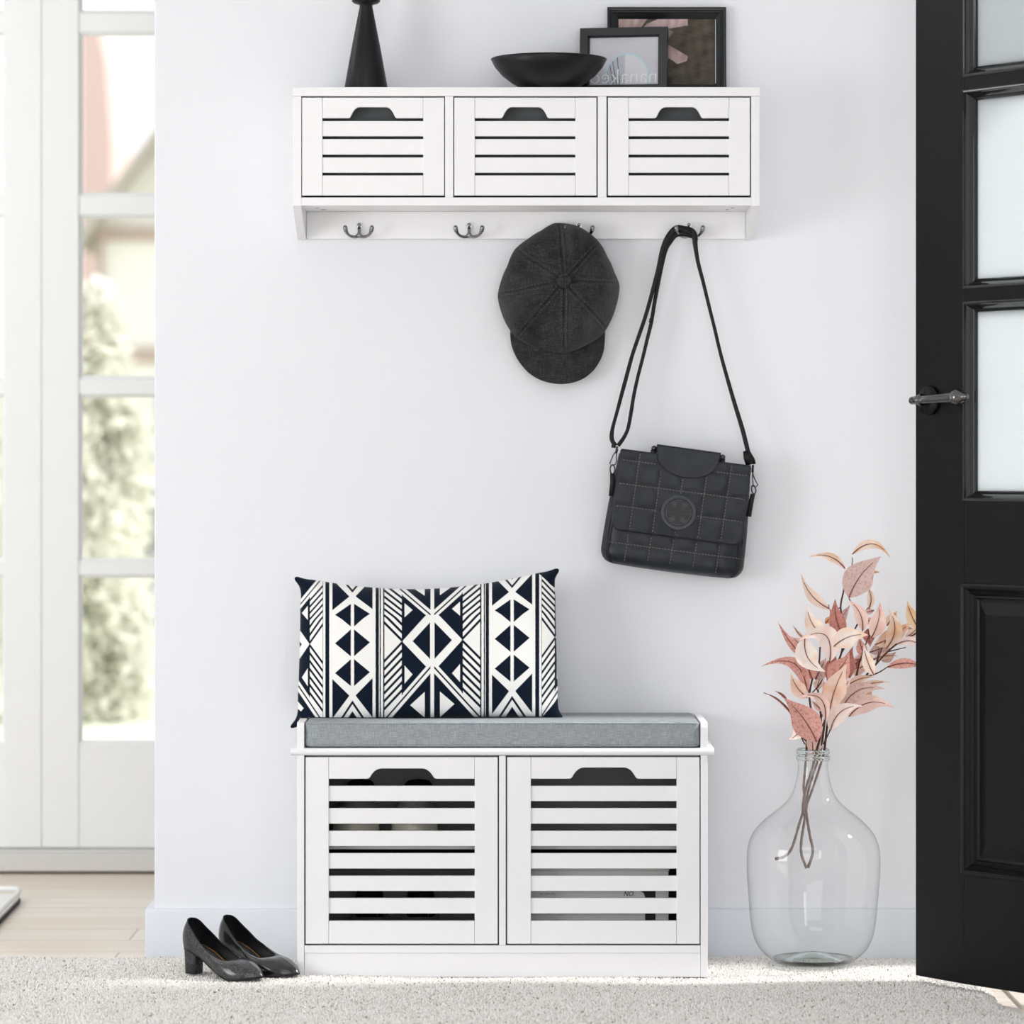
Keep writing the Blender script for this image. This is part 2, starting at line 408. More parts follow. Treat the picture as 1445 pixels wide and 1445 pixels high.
# ------------------------------------------------------------------ black front door, standing ajar
AD = math.radians(36)
dd = Vector((math.sin(AD), -math.cos(AD), 0)); dn = Vector((-math.cos(AD), -math.sin(AD), 0))
D0 = Vector((X(1292, -.39), -.39, 0))
def dxf(t, n_, z): p = D0+dd*t+dn*n_; return (p.x, p.y, z)
M_door = mat('black_door_paint', '#0e0e0f', .38, spec=.2, bump=(90, .06, .0006, (1, 1, .15)))
door = struct(thing('door_3', None, None, (D0.x, D0.y, 0)), 'black panelled front door with glass panes standing ajar', 'door')
def zdoor(py): return HCAM-(py-CY)*6.823/FPX
ops = [(1.664+.027, 2.056), (zdoor(407), zdoor(128.5)), (zdoor(706), zdoor(427))]
pz = (zdoor(1230), zdoor(827))
cols_ = [(.132, .436), (.462, .766)]; DW, DT = .898, .042
b = MB(); b.xf = dxf
zb, zt = .012, 2.15
for t0, t1 in ((0, .132), (.436, .462), (.766, DW)): b.box(t0, t1, -DT, 0, zb, zt)
for c in cols_:
    for z0, z1 in ((zb, pz[0]), (pz[1], ops[2][0]), (ops[2][1], ops[1][0]), (ops[1][1], ops[0][0]), (ops[0][1], zt)):
        b.box(c[0], c[1], -DT, 0, z0, z1)
b.build('door_leaf', M_door, door, bevel=.0012)
def sweep_frame(b, t0, t1, z0, z1, prof):
    for (i0, n0), (i1, n1) in zip(prof[:-1], prof[1:]):
        R = lambda i, n: [(t0+i, n, z0+i), (t1-i, n, z0+i), (t1-i, n, z1-i), (t0+i, n, z1-i)]
        b.add(R(i0, n0)+R(i1, n1), [(k, (k+1) % 4, 4+(k+1) % 4, 4+k) for k in range(4)])
M_bead = mat('glossy_black_bead', '#0a0a0b', .5, spec=.2, coat=1.)
bead = [(-.002, .0002), (-.0012, .0020), (.0004, .0032), (.0022, .0034), (.0038, .0022), (.005, -.0012), (.0085, -.006), (.0125, -.0125), (.0135, -.0135), (.0150, -.0125), (.0172, -.014), (.018, -.0185)]
for c in cols_:
    for o_ in ops:
        b = MB(); b.xf = dxf
        sweep_frame(b, c[0], c[1], o_[0], o_[1], bead)
        sweep_frame(b, c[0], c[1], o_[0], o_[1], [(0, -DT), (.008, -DT+.003), (.016, -DT+.012), (.018, -.024)])
        mo = b.build('glazing_bead', M_bead, door, recalc=False)
        g = MB(); g.xf = dxf; g.box(c[0]+.012, c[1]-.012, -.0235, -.0185, o_[0]+.012, o_[1]-.012); g.build('pane', M_frost, door)
pprof = [(-.006, .0002), (-.005, .0045), (-.001, .006), (.004, .0045), (.006, .001), (.009, -.003), (.0105, -.0045), (.013, -.003), (.0155, -.0065), (.018, -.009), (.021, -.008), (.0235, -.012), (.027, -.0135), (.030, -.0135), (.052, -.0065), (.054, -.0065)]
for c in cols_:
    b = MB(); b.xf = dxf; sweep_frame(b, c[0], c[1], pz[0], pz[1], pprof)
    b.add([(c[0]+.054, -.0065, pz[0]+.054), (c[1]-.054, -.0065, pz[0]+.054), (c[1]-.054, -.0065, pz[1]-.054), (c[0]+.054, -.0065, pz[1]-.054)], [(0, 1, 2, 3)])
    b.box(c[0]-.001, c[1]+.001, -.034, -.02, pz[0]-.001, pz[1]+.001)
    b.build('raised_panel', M_door, door, recalc=False)
# handle
HT, HZ = .0411, 1.0925
M_blackm = mat('black_metal', '#151515', .35, metal=.6)
M_hand = mat('smoked_handle_metal', '#6a6a6c', .14, metal=1.)
hp = Vector(dxf(HT, 0, HZ))
b = MB(); b.lathe([(0, 0), (.027, 0), (.0275, .001), (.0275, .006), (.0262, .0085), (.0, .009)], hp, 48, dn)
hdl = b.build('door_handle', M_blackm, door)
b = MB(); b.lathe([(.012, .006), (.0115, .014), (.009, .018), (.0085, .036)], hp, 24, dn)
ax = (dd+Vector((0, 0, .035))).normalized(); c0 = hp+dn*.037-ax*.014
prof = [(0, -.002), (.0045, -.001), (.0075, .003), (.0078, .010), (.0074, .020), (.0098, .022), (.0098, .025), (.0078, .026), (.0112, .028), (.0112, .031), (.0078, .033), (.0074, .037), (.0078, .06), (.0088, .085), (.0102, .112), (.0104, .118), (.0136, .120), (.0138, .1235), (.0124, .125), (.0158, .127), (.0160, .131), (.0138, .136), (.0092, .143), (.0060, .147), (.0062, .149), (.0050, .153), (.003, .1555), (0, .156)]
b.lathe(prof, c0, 32, ax)
b.build('lever', M_hand, hdl)
hp2 = Vector(dxf(HT, -DT, HZ)); b = MB(); b.lathe([(0, 0), (.027, 0), (.0275, .006), (0, .009)], hp2, 32, -dn)
b.lathe([(.009, .006), (.0085, .022), (.018, .028), (.020, .036), (.014, .044), (0, .046)], hp2, 24, -dn); b.build("door_knob", M_blackm, door)

# ------------------------------------------------------------------ outdoors, seen soft through the french doors, overexposure put into pale colours
b = MB(); b.box(-40, 25, 1.95, 60, WF-.25, WF-.12)
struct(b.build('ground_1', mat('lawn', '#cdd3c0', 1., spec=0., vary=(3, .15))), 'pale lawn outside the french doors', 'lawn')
b = MB(); b.box(1.5, 4, -4, 1.2, WF-.2, WF-.03)
struct(b.build('ground_2', mat('paving', '#dcd8d2', 1., spec=0.)), 'pale paving outside the front doorway', 'paving')
HY = 24.
hs = thing('house', 'white gabled house with timber bands standing across the garden', 'house', (X(230, HY), HY, WF))
b = MB(); b.prism([(X(135, HY), WF-.1), (X(135, HY), Zc(318, HY)), (X(250, HY), Zc(170, HY)), (X(365, HY), Zc(318, HY)), (X(365, HY), WF-.1)], HY, HY+6)
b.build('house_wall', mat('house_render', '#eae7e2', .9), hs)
b = MB()
b.prism([(X(116, HY), Zc(352, HY)), (X(116, HY), Zc(332, HY)), (X(250, HY), Zc(150, HY)), (X(384, HY), Zc(332, HY)), (X(384, HY), Zc(352, HY)), (X(250, HY), Zc(174, HY))], HY-.4, HY+6.3)
b.build('house_roof', mat('overexposed_roof', '#b8b0a9', .9), hs)
b = MB(); b.box(X(136, HY), X(365, HY), HY-.06, HY, Zc(340, HY), Zc(322, HY)); b.box(X(160, HY), X(365, HY), HY-.06, HY, Zc(512, HY), Zc(492, HY)); b.box(X(139, HY), X(146, HY), HY-.06, HY, Zc(500, HY), Zc(340, HY))
b.build('timber_band', mat('overexposed_timber', '#b7a59b', .9), hs)
HY2 = 32.
b = MB(); b.prism([(X(113, HY2), WF), (X(113, HY2), Zc(40, HY2)), (X(140, HY2), Zc(40, HY2)), (X(150, HY2), Zc(90, HY2)), (X(158, HY2), Zc(200, HY2)), (X(158, HY2), WF)], HY2, HY2+2)
tag(b.build('brick_tower', mat('overexposed_brick', '#d9bfba', .9)), 'overexposed pink brick tower rising beyond the white gabled house', 'tower')
def shrub(cx, cy, rx, ry, rz, zc, color, label, seed, n=14000, size=.11):
    r = np.random.default_rng(seed)
    d = r.normal(size=(n, 3)); d /= np.linalg.norm(d, axis=1)[:, None]; rr = .55+.45*r.random(n)[:, None]**.5
    lump = 1+.22*np.sin(d[:, :1]*5+seed)*np.cos(d[:, 2:]*6+seed)
    c = d*rr*lump*np.array([rx, ry, rz])+np.array([cx, cy, zc]); c[:, 2] = np.maximum(c[:, 2], WF-.1)
    a = r.normal(size=(n, 3)); a /= np.linalg.norm(a, axis=1)[:, None]; bb = np.cross(a, r.normal(size=(n, 3))); bb /= np.linalg.norm(bb, axis=1)[:, None]
    s = size*r.uniform(.6, 1.4, (n, 1))
    V = np.stack([c-a*s, c+bb*s*.5, c+a*s, c-bb*s*.5], 1).reshape(-1, 3); F = np.arange(4*n).reshape(n, 4)
    t = thing('garden_shrub', label, 'shrub', (cx, cy, WF-.12))
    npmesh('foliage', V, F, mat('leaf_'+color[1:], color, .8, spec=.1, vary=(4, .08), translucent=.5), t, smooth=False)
    b = MB(); b.tube([(cx, cy, WF-.12), (cx, cy, zc)], .05, 6); b.build('stem', mat('bark', '#b5a898', .9), t)
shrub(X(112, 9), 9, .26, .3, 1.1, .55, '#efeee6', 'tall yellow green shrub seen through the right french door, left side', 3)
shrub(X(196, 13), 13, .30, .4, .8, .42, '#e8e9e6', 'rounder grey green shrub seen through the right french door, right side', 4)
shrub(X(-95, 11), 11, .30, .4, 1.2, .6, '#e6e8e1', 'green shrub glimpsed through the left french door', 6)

# white low tray on the wood floor at the left edge
ty0 = .98
p = [P(-60, 1262, 1.45), P(-40, 1254, 1.3)]
t = thing('floor_tray', 'low white round cornered tray on the wooden floor at left', 'tray', (X(-30, 1.2), 1.2, WF))
zt_ = WF+.03
def tray_pt(px, py): # point of the tray rim plane under that pixel
    Zd = (HCAM-zt_)*FPX/(py-CY); return ((px-CX)*Zd/FPX, Zd-DIST)
rim = [tray_pt(-160, 1252), tray_pt(14, 1250), tray_pt(24, 1250.5), tray_pt(27, 1253), tray_pt(25, 1257), tray_pt(-30, 1312), tray_pt(-50, 1318), tray_pt(-250, 1318)]
inn = [(x*.985-.012, y*.97+.02) for x, y in rim]
b = MB(); b.prism(rim, WF+.006, WF+.012, 'z'); b.build('tray_base', mat('tray_white', '#f2f2f0', .4), t)
b = MB(); b.tube([(x, y, zt_-.006) for x, y in rim]+[(rim[0][0], rim[0][1], zt_-.006)], .006, 8)
b.build('tray_rim', mat('tray_white'), t)
b = MB(); b.prism([(x, y) for x, y in inn], WF, WF+.007, 'z'); b.build('tray_shadow', mat('tray_shadow_tone', '#3a3a38', .8), t)  # dark layer standing in for the shadow under the tray
# ------------------------------------------------------------------ slatted drawer fronts (shared by shelf and bench)
def slat_front(name, parent, y0, th, px0, px1, sx0, sx1, py0, py1, slots, cut, recess=.003):
    """stiles, top rail with hand cut-out, slats and bottom rail; slots list of (top,bottom) py; cut=(b0,t0,t1,b1,top)"""
    b = MB(); yb = y0+th
    z0, z1 = Zc(py1, y0), Zc(py0, y0)
    b.box(X(px0, y0), X(sx0, y0), y0, yb, z0, z1); b.box(X(sx1, y0), X(px1, y0), y0, yb, z0, z1)
    g = .0004
    a, c = X(sx0, y0)+g, X(sx1, y0)-g
    zs = Zc(slots[0][0], y0)
    k = lambda u, v: (X(u, y0), Zc(v, y0))
    b0, t0, t1, b1, top = cut; base = slots[0][0]
    h = base-top; w0, w1 = t0-b0, b1-t1
    L_ = [(-.12, 0), (.02, .03), (.14, .16), (.30, .46), (.52, .76), (.78, .94), (1, 1)]
    left = spline([k(b0+w0*u, base-h*v) for u, v in L_], 3); right = spline([k(b1-w1*u, base-h*v) for u, v in reversed(L_)], 3)
    b.prism([(a, zs)]+left+right+[(c, zs), (c, z1), (a, z1)], y0+.0004, yb)
    for (s0, s1), (n0, n1) in zip(slots[:-1], slots[1:]):
        b.box(a-.002, c+.002, y0+recess, yb-.001, Zc(n0, y0), Zc(s1, y0))
    b.box(a, c, y0+.0004, yb, z0, Zc(slots[-1][1], y0))
    return b.build(name, M_white, parent, bevel=.0009, seg=2, recalc=False)

# ------------------------------------------------------------------ wall shelf
SY = -.185
s_x0, s_x1, s_zt = X(413, SY), X(1072, SY), Zc(123, SY)
shelf = thing('wall_shelf', 'white wall shelf with three slatted drawers and a hook rail beneath', 'shelf', (X(742, SY), 0, Zc(338, 0)))
b = MB(); b.box(s_x0, s_x1, SY, -.001, Zc(135.6, SY), s_zt); b.build('top_panel', M_white, shelf, bevel=.0008)
for a, c in ((413, 425.2), (1060, 1072)):
    z0, z1 = Zc(337.5, -.02), Zc(135.9, SY); zk = Zc(290.5, SY)
    b = MB(); b.prism([(SY, z1), (-.001, z1), (-.001, z0), (-.03, z0), (SY, zk)], X(a, SY), X(c, SY), 'x'); b.build('side_panel', M_white, shelf, bevel=.0008)
b = MB(); b.box(X(425.2, SY), X(1060, SY), SY+.0005, -.001, Zc(290, SY), Zc(278.5, SY)); b.build('bottom_panel', M_white, shelf, bevel=.0008)
for a, c in ((628, 639.6), (843.5, 856)):
    b = MB(); b.box(X(a, SY), X(c, SY), SY+.0005, -.001, Zc(278.5, SY), Zc(135.9, SY)); b.build('divider', M_white, shelf, bevel=.0006)
b = MB(); b.box(X(425.2, SY)+.0005, X(1060, SY)-.0005, -.018, -.001, Zc(337, -.018), Zc(290, SY)-.0002); b.build('hook_rail', M_white, shelf, bevel=.0008)
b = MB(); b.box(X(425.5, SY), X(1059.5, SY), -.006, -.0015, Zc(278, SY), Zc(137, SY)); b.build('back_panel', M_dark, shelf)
for px in (448, 455, 1028, 1034):
    b = MB(); b.lathe([(0, -.0006), (.004, -.0006), (.004, 0)], (X(px, -.12), -.12 if px in (448, 1034) else -.075, Zc(290, SY)-.0001), 16); b.build('screw_cap', mat('grey_screw_cap', '#8f8f8f', .6), shelf)
for i, (p0, p1, s0, s1, c0) in enumerate(((426.3, 626.8, 454.8, 597.2, 493), (641, 841.8, 670, 812, 708), (857.9, 1058.3, 887, 1029, 925))):
    dr = thing('drawer', None, None, (X((p0+p1)/2, SY), SY, Zc(276, SY))); dr.parent = shelf; dr.location = Vector(dr.location)-shelf.location
    slat_front('drawer_front', dr, SY+.001, .012, p0, p1, s0, s1, 137.6, 275.8, [(166.6, 170.6), (192, 196), (218, 222), (243.5, 247.5)], (c0, c0+14, c0+52, c0+66, 151), .0025)
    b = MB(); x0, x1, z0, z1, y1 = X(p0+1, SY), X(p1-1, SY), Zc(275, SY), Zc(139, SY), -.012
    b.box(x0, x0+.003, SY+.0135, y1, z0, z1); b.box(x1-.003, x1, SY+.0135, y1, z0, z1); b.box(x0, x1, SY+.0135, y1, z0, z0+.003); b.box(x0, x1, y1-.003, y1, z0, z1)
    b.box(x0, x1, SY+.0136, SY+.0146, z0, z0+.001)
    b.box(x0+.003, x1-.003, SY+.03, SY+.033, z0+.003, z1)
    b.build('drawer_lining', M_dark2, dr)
# coat hooks
def hook(px):
    b = MB(); y0 = -.018; cx = X(px, y0)
    z = lambda py: Zc(py, y0)
    # teardrop back plate
    pl = [(cx+r*math.sin(a)*.0062*(1 if math.cos(a) > -.2 else .75), z(319)+.0065*math.cos(a)*r*(1 if math.cos(a) > 0 else 2.0)) for r in (1,) for a in np.linspace(0, 2*PI, 25)[:-1]]
    b.prism(pl, y0, y0-.0025)
    b.ball((cx, y0-.003, z(317.5)), .0036, 12, (1, .5, 1))
    b.tube([(cx, y0-.002, z(321)), (cx, y0-.006, z(328)), (cx, y0-.012, z(333.5))], [.003, .0033, .0042], 10)
    b.ball((cx, y0-.010, z(333)), .0062, 14, (1.1, .9, .8))
    for s in (-1, 1):
        pts = spline([(cx, y0-.010, z(333.8)), (cx+s*.010, y0-.016, z(335)), (cx+s*.019, y0-.024, z(333)), (cx+s*.0245, y0-.031, z(328)), (cx+s*.0262, y0-.034, z(323.5))], 5)
        b.tube(pts, [.0032]*8+[.0028]*5+[.0034]*3+[.0044]*(len(pts)-16), 10)
        b.ball((cx+s*.0263, y0-.034, z(323)), .0046, 12, (1, 1, 1.15))
    return b.build('coat_hook', M_chrome, shelf)
for px in (507, 662, 817, 972): hook(px)

# things on the shelf
cy_ = -.10
ts = s_zt+.0003
cd = thing('candle_holder', 'tall black cone shaped candle holder at the left end of the wall shelf', 'candle holder', (X(516.5, cy_), cy_, ts))
q = (cy_+DIST)/FPX
def Zq(py, y=cy_): return Zc(py, y)
zt0 = Zc(7, cy_)
b = MB(); b.lathe([(0, 0), (31*q, 0), (31.3*q, .002), (20.5*q, (zt0-ts)*.5), (9.2*q, zt0-ts-.004), (9.4*q, zt0-ts), (17*q, zt0-ts+.003), (20.3*q, zt0-ts+.007), (20*q, zt0-ts+.009), (0, zt0-ts+.008)], (X(516.5, cy_), cy_, ts), 64)
b.build('holder_body', M_matte_black, cd)
tag(MB().lathe([(0, 0), (15.5*q, 0), (17*q, .003), (17*q, .11), (14*q, .114), (0, .112)], (X(516.5, cy_), cy_, zt0+.0093), 48).build('candle', mat('candle_wax', '#f3ece0', .5)), 'cream pillar candle standing on the black cone shaped holder', 'candle')
cy_ = -.130; bw = thing('bowl', 'wide shallow matte black bowl on the wall shelf, overlapping the small frame', 'bowl', (X(775, cy_), cy_, ts))
b = MB(); q = (cy_+DIST)/FPX
prof = [(0, .001), (38*q, 0), (40*q, .001), (40.5*q, .004), (53*q, .014), (66*q, .028), (76*q, .044), (82*q, .0595), (81*q, .0608), (79.5*q, .0595), (73*q, .045), (62*q, .030), (48*q, .017), (30*q, .010), (0, .008)]
b.lathe(prof, (X(774.5, cy_), cy_, ts), 96); b.build('bowl_body', M_matte_black, bw)

# picture frames
def frame_xf(x0, x1, z0, ztop_y, yb, lean, yaw):
    cx = (x0+x1)/2
    R = Matrix.Rotation(yaw, 3, 'Z') @ Matrix.Rotation(-lean, 3, 'X')
    return lambda x, y, z: tuple(R @ Vector((x-cx, y, z))+Vector((cx, yb, z0)))
def frame(name, label, px0, px1, py0, yb, lean, bwid, prof, yaw=0., col_='#0f1013'):
    x0, x1 = X(px0, yb), X(px1, yb); h = Zc(py0, yb)-ts
    t = thing(name, label, 'picture frame', ((x0+x1)/2, yb, ts))
    xf = frame_xf(x0, x1, ts+.0005, 0, yb, lean, yaw)
    b = MB(); b.xf = xf
    for (i0, d0), (i1, d1) in zip(prof[:-1], prof[1:]):
        R_ = lambda i, d: [(x0+i, d, i), (x1-i, d, i), (x1-i, d, h-i), (x0+i, d, h-i)]
        b.add(R_(i0, d0)+R_(i1, d1), [(k, (k+1) % 4, 4+(k+1) % 4, 4+k) for k in range(4)])
    b.add([(x0, 0, 0), (x1, 0, 0), (x1, 0, h), (x0, 0, h)], [(0, 1, 2, 3)])
    b.build('frame_moulding', mat('black_frame_'+name+col_[1:], col_, .3, spec=.5), t, recalc=True)
    return t, xf, x0, x1, h
T_img = mat('photo_print', '#ffffff', .5, attr='tone', spec=.2)
def picture(t, xf, x0, x1, z0, z1, y, fn, n=(170, 130)):
    us = np.linspace(0, 1, n[0]); vs_ = np.linspace(0, 1, n[1]); U, V = np.meshgrid(us, vs_, indexing='ij')
    pts = np.array([xf(x0+(x1-x0)*u, y, z0+(z1-z0)*v) for u, v in zip(U.ravel(), V.ravel())])
    I, J = np.meshgrid(np.arange(n[0]-1), np.arange(n[1]-1), indexing='ij'); A = (I*n[1]+J).ravel()
    npmesh('picture_print', pts, np.stack([A, A+n[1], A+n[1]+1, A+1], 1), T_img, t, colors=fn(U.ravel(), V.ravel()))
def C3(h): return np.array(lin(h)[:3])
def inpoly(U, V, poly):
    r = np.zeros(U.shape, bool); n = len(poly)
    for i in range(n):
        (x0, y0), (x1, y1) = poly[i], poly[(i+1) % n]
        c = ((y0 > V) != (y1 > V)) & (U < (x1-x0)*(V-y0)/((y1-y0) or 1e-9)+x0); r ^= c
    return r
def smooth_noise(U, V, fs_, seed):
    r = np.random.default_rng(seed); o = np.zeros(U.shape)
    for k in range(10):
        a = r.uniform(0, 2*PI); f = fs_*r.uniform(.5, 2.2); o += np.sin((U*math.cos(a)+V*math.sin(a))*f+r.uniform(0, 6))*.1*2.2
    return o
YB = -.012
big, bxf, bx0, bx1, bh = frame('picture_frame', 'large black picture frame with brown photo, standing behind the smaller frame', 857, 1024.5, 11, YB, .05, 0,
    [(0, 0), (0, -.0125), (.003, -.014), (.006, -.0135), (.0075, -.011), (.0095, -.0105), (.0105, -.012), (.012, -.011), (.0215, -.006), (.0225, -.0035)], 0, '#0b0d11')
def big_fn(U, V):
    n_ = smooth_noise(U, V*.9, 30, 1)+.6*smooth_noise(U, V, 150, 2); base = C3('#4d4740')[None]*(1+.30*n_[:, None])*np.array([[1.02, .99, .93]])
    n2 = smooth_noise(U*3, V, 14, 5)
    for poly, c in (([(0, .80), (.22, .84), (.30, 1), (0, 1)], '#ab9592'), ([(.22, .80), (.48, .84), (.72, .90), (.72, 1.0), (.42, 1.0), (.30, .93)], '#b39d9c'), ([(.50, .68), (.57, .80), (.50, .86)], '#8f7c7a'),
                    ([(.40, .50), (.50, .62), (.72, .43), (.71, .36), (.61, .31), (.57, .36)], '#b09997')):
        m = inpoly(U, V, poly); base[m] = C3(c)*(1+.25*n2[m][:, None])
    return np.clip(base, 0, 1)
picture(big, bxf, bx0+.022, bx1-.022, .022, bh-.022, -.0038, big_fn)
b = MB(); b.xf = bxf
b.box(bx1-.0215, bx1-.0205, -.0078, -.0068, .024, bh-.024); b.build('pale_edge_strip', mat('pale_edge_metal', '#b9cbd8', .3, metal=.6), big)  # thin pale blue metallic strip along the right inner edge
b = MB(); b.xf = bxf; b.add([(bx0+.0215, -.0045, .0215), (bx1-.0215, -.0045, .0215), (bx1-.0215, -.0045, bh-.0215), (bx0+.0215, -.0045, bh-.0215)], [(0, 1, 2, 3)]); b.build('glass', M_glass, big)
YS = -.035
sm_, sxf, sx0, sx1, sh = frame('picture_frame', 'small black picture frame with pale photo and mirrored white lettering', 818.5, 943, 40, YS, .05, 0,
    [(0, 0), (0, -.014), (.0015, -.0155), (.0155, -.0155), (.0185, -.0105), (.019, -.006)], math.radians(-10), '#0d1016')
def sm_fn(U, V):
    base = C3('#cfd0d8')[None]*(1+.05*smooth_noise(U, V, 7, 3)[:, None]+.03*(U[:, None]-.5))
    cx, cy, r = .55, .18, .31; asp = 1.52
    dd_ = np.hypot(U-cx, (V-cy)/asp)
    ins = dd_ < r
    left = ins & (U < .51)
    base[ins] = C3('#dfe1e6'); base[left] = C3('#c3c5d0')
    for k, (u0, sl) in enumerate(((.24, .05), (.31, .07), (.36, .06), (.42, .03))):
        m = left & (np.abs(U-(u0+sl*(V-.3)/-.5)) < .006); base[m] = C3('#5d6270')
    base[np.abs(dd_-r) < .009] = C3('#b7dbe6')
    return base
picture(sm_, sxf, sx0+.0185, sx1-.0185, .0185, sh-.0185, -.0058, sm_fn)
# mirrored thin lettering across the lower part of the small photo
TV, TF = text_mesh('nanakeo', 1., 0., -.014)
tw = max(v[0] for v in TV); wdt = (sx1-sx0-.037)*.98
b = MB(); b.xf = sxf
k_ = wdt/tw
b.add([(sx1-.0195-v[0]*k_, -.0062, .0215+v[1]*k_*1.05) for v in TV], TF); b.build('mirrored_lettering', mat('white_lettering', '#f4f6f8', .5), sm_, recalc=False)

# ------------------------------------------------------------------ storage bench
BY = -.30
bench = thing('storage_bench', 'white storage bench with two slatted doors and a padded seat', 'bench', (X(709, BY), -.15, 0))
bz = lambda py: Zc(py, BY); bx = lambda px: X(px, BY)
zf = -.004
for a, c in ((419, 429.3), (988.7, 998.6)):
    zt2 = bz(1019); n_ = 8
    arc = [(BY+.012-.012*math.cos(k/n_*PI/2), zt2-.012+.012*math.sin(k/n_*PI/2)) for k in range(n_+1)]
    b = MB(); b.prism([(BY, zf)]+arc+[(-.012, zt2), (-.012, zf)], bx(a), bx(c), 'x'); b.build('side_panel', M_white, bench, bevel=.0012)
b = MB()
prof = [(BY+.004+.0068*math.cos(a)-.004, (bz(1055.5)+bz(1066))/2+.0068*math.sin(a)) for a in np.linspace(PI/2, 3*PI/2, 12)]
b.prism(prof+[(-.012, bz(1066)), (-.012, bz(1055.5))], bx(410.2), bx(1007.6), 'x', smooth=True)
b.build('seat_board', M_white, bench, bevel=.001)
b = MB(); b.box(bx(704.2), bx(713.6), BY+.0008, -.015, bz(1334), bz(1066.5)); b.build('divider', M_white, bench, bevel=.0006)
b = MB(); b.box(bx(429.6), bx(988.4), BY+.0006, -.015, bz(1345), bz(1334.3)); b.build('bottom_board', M_white, bench, bevel=.0006)
b = MB(); b.box(bx(429.6), bx(988.4), BY+.003, BY+.018, zf, bz(1345.3)); b.build('plinth', M_white, bench, bevel=.0006)
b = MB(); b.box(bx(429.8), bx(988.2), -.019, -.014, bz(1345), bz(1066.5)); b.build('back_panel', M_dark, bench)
for a, c in ((430, 703.6), (714, 988)):
    x0, x1, z0, z1 = bx(a)+.0003, bx(c)-.0003, bz(1333.5), bz(1067)
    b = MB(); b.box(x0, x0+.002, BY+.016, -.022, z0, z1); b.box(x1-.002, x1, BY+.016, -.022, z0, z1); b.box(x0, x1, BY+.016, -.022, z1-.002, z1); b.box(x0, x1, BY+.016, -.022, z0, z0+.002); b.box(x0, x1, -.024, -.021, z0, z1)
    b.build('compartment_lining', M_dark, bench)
    y1 = BY+.045; b = MB(); b.box(x0+.002, x1-.002, y1, -.024, Zc(1198.3, y1), Zc(1187, y1)); b.build('inner_shelf', M_white, bench)
    b = MB(); b.box(x0+.002, x1-.002, y1+.0005, -.024, Zc(1204, y1), Zc(1198.6, y1)); b.build('under_shelf_strip', M_darkgap, bench)  # black strip filling the gap below the inner shelf
slots = [(1099.0, 1109.3), (1130.8, 1140.8), (1162.7, 1172.8), (1194.3, 1204.4), (1226, 1236.3), (1257.7, 1267.8), (1289.5, 1299.7)]
for p0, p1, s0, s1, cut in ((431.3, 702.3, 463.8, 669.9, (519.5, 538, 596, 614.5, 1084.5)), (715.8, 987.2, 749.1, 955, (805, 823.5, 881, 899.5, 1083.2))):
    dr = thing('door', None, None, (bx((p0+p1)/2), BY, bz(1332))); dr.parent = bench; dr.location = Vector(dr.location)-bench.location
    slat_front('door_front', dr, BY-.001, .014, p0, p1, s0, s1, 1068.6, 1331.8, slots, cut, .004)

# seat cushion
M_linen = weave('grey_linen', '#8b9297', '#aeb4b8', scale=1000, vary=.04)
def rounded_slab(b, x0, x1, y0, y1, z0, z1, r, crown=0., nu=64, nv=24, droop=0.):
    import itertools
    # superellipse-like closed slab: profile ring around the outline
    def outline(t, ins):
        rr = max(r*1.2-ins, .001); a0, a1, c0, c1 = x0+ins, x1-ins, y0+ins, y1-ins
        L1, L2 = (a1-a0-2*rr), (c1-c0-2*rr); per = 2*(L1+L2)+2*PI*rr; d = t*per
        segs = [('l', L1, (a0+rr, c0), (1, 0)), ('a', PI*rr/2, (a1-rr, c0+rr), -PI/2), ('l', L2, (a1, c0+rr), (0, 1)), ('a', PI*rr/2, (a1-rr, c1-rr), 0), ('l', L1, (a1-rr, c1), (-1, 0)), ('a', PI*rr/2, (a0+rr, c1-rr), PI/2), ('l', L2, (a0, c1-rr), (0, -1)), ('a', PI*rr/2, (a0+rr, c0+rr), PI)]
        for k, ln, p, q in segs:
            if d <= ln+1e-9:
                if k == 'l': return (p[0]+q[0]*d, p[1]+q[1]*d)
                a = q+d/rr; return (p[0]+math.cos(a)*rr, p[1]+math.sin(a)*rr)
            d -= ln
        return (a0+rr, c0)
    N = 200; prof = []
    for k in range(7): a = PI/2*k/6; prof.append((r*(1-math.sin(a)), z0+r*(1-math.cos(a))))
    for k in range(7): a = PI/2*k/6; prof.append((r*(1-math.cos(a)), z1-r*(1-math.sin(a))))
    for ins in (r+.01, r+.03, r+.06): prof.append((ins, z1+crown*min(1, (ins-r)/.06)))
    base = len(b.v)
    for ins, z in prof:
        for i in range(N):
            p = outline(i/N, ins); b.v.append((p[0], p[1], z))
    for k in range(len(prof)-1):
        for i in range(N):
            j = (i+1) % N; b.f.append([base+k*N+i, base+k*N+j, base+(k+1)*N+j, base+(k+1)*N+i]); b.m.append(b.mi); b.smooth.append(True)
    b.f.append([base+i for i in range(N)][::-1]); b.m.append(0); b.smooth.append(False)
    b.f.append([base+(len(prof)-1)*N+i for i in range(N)]); b.m.append(0); b.smooth.append(True)
CT, CB = Zc(1018.2, BY+.004), bz(1055.2)+.0006
cu = thing('seat_cushion', 'long flat grey linen cushion covering the bench seat', 'cushion', (bx(709), -.15, CB))
b = MB(); rounded_slab(b, bx(430), bx(988), BY+.002, -.03, CB, CT, .008)
b.build('cushion_cover', M_linen, cu, recalc=True)
for z in (CT-.0035, CB+.004):
    b = MB(); b.tube([(bx(433.5), BY+.0022, z), (bx(985), BY+.0022, z)], .0011, 6); b.build('piping', M_linen, cu)

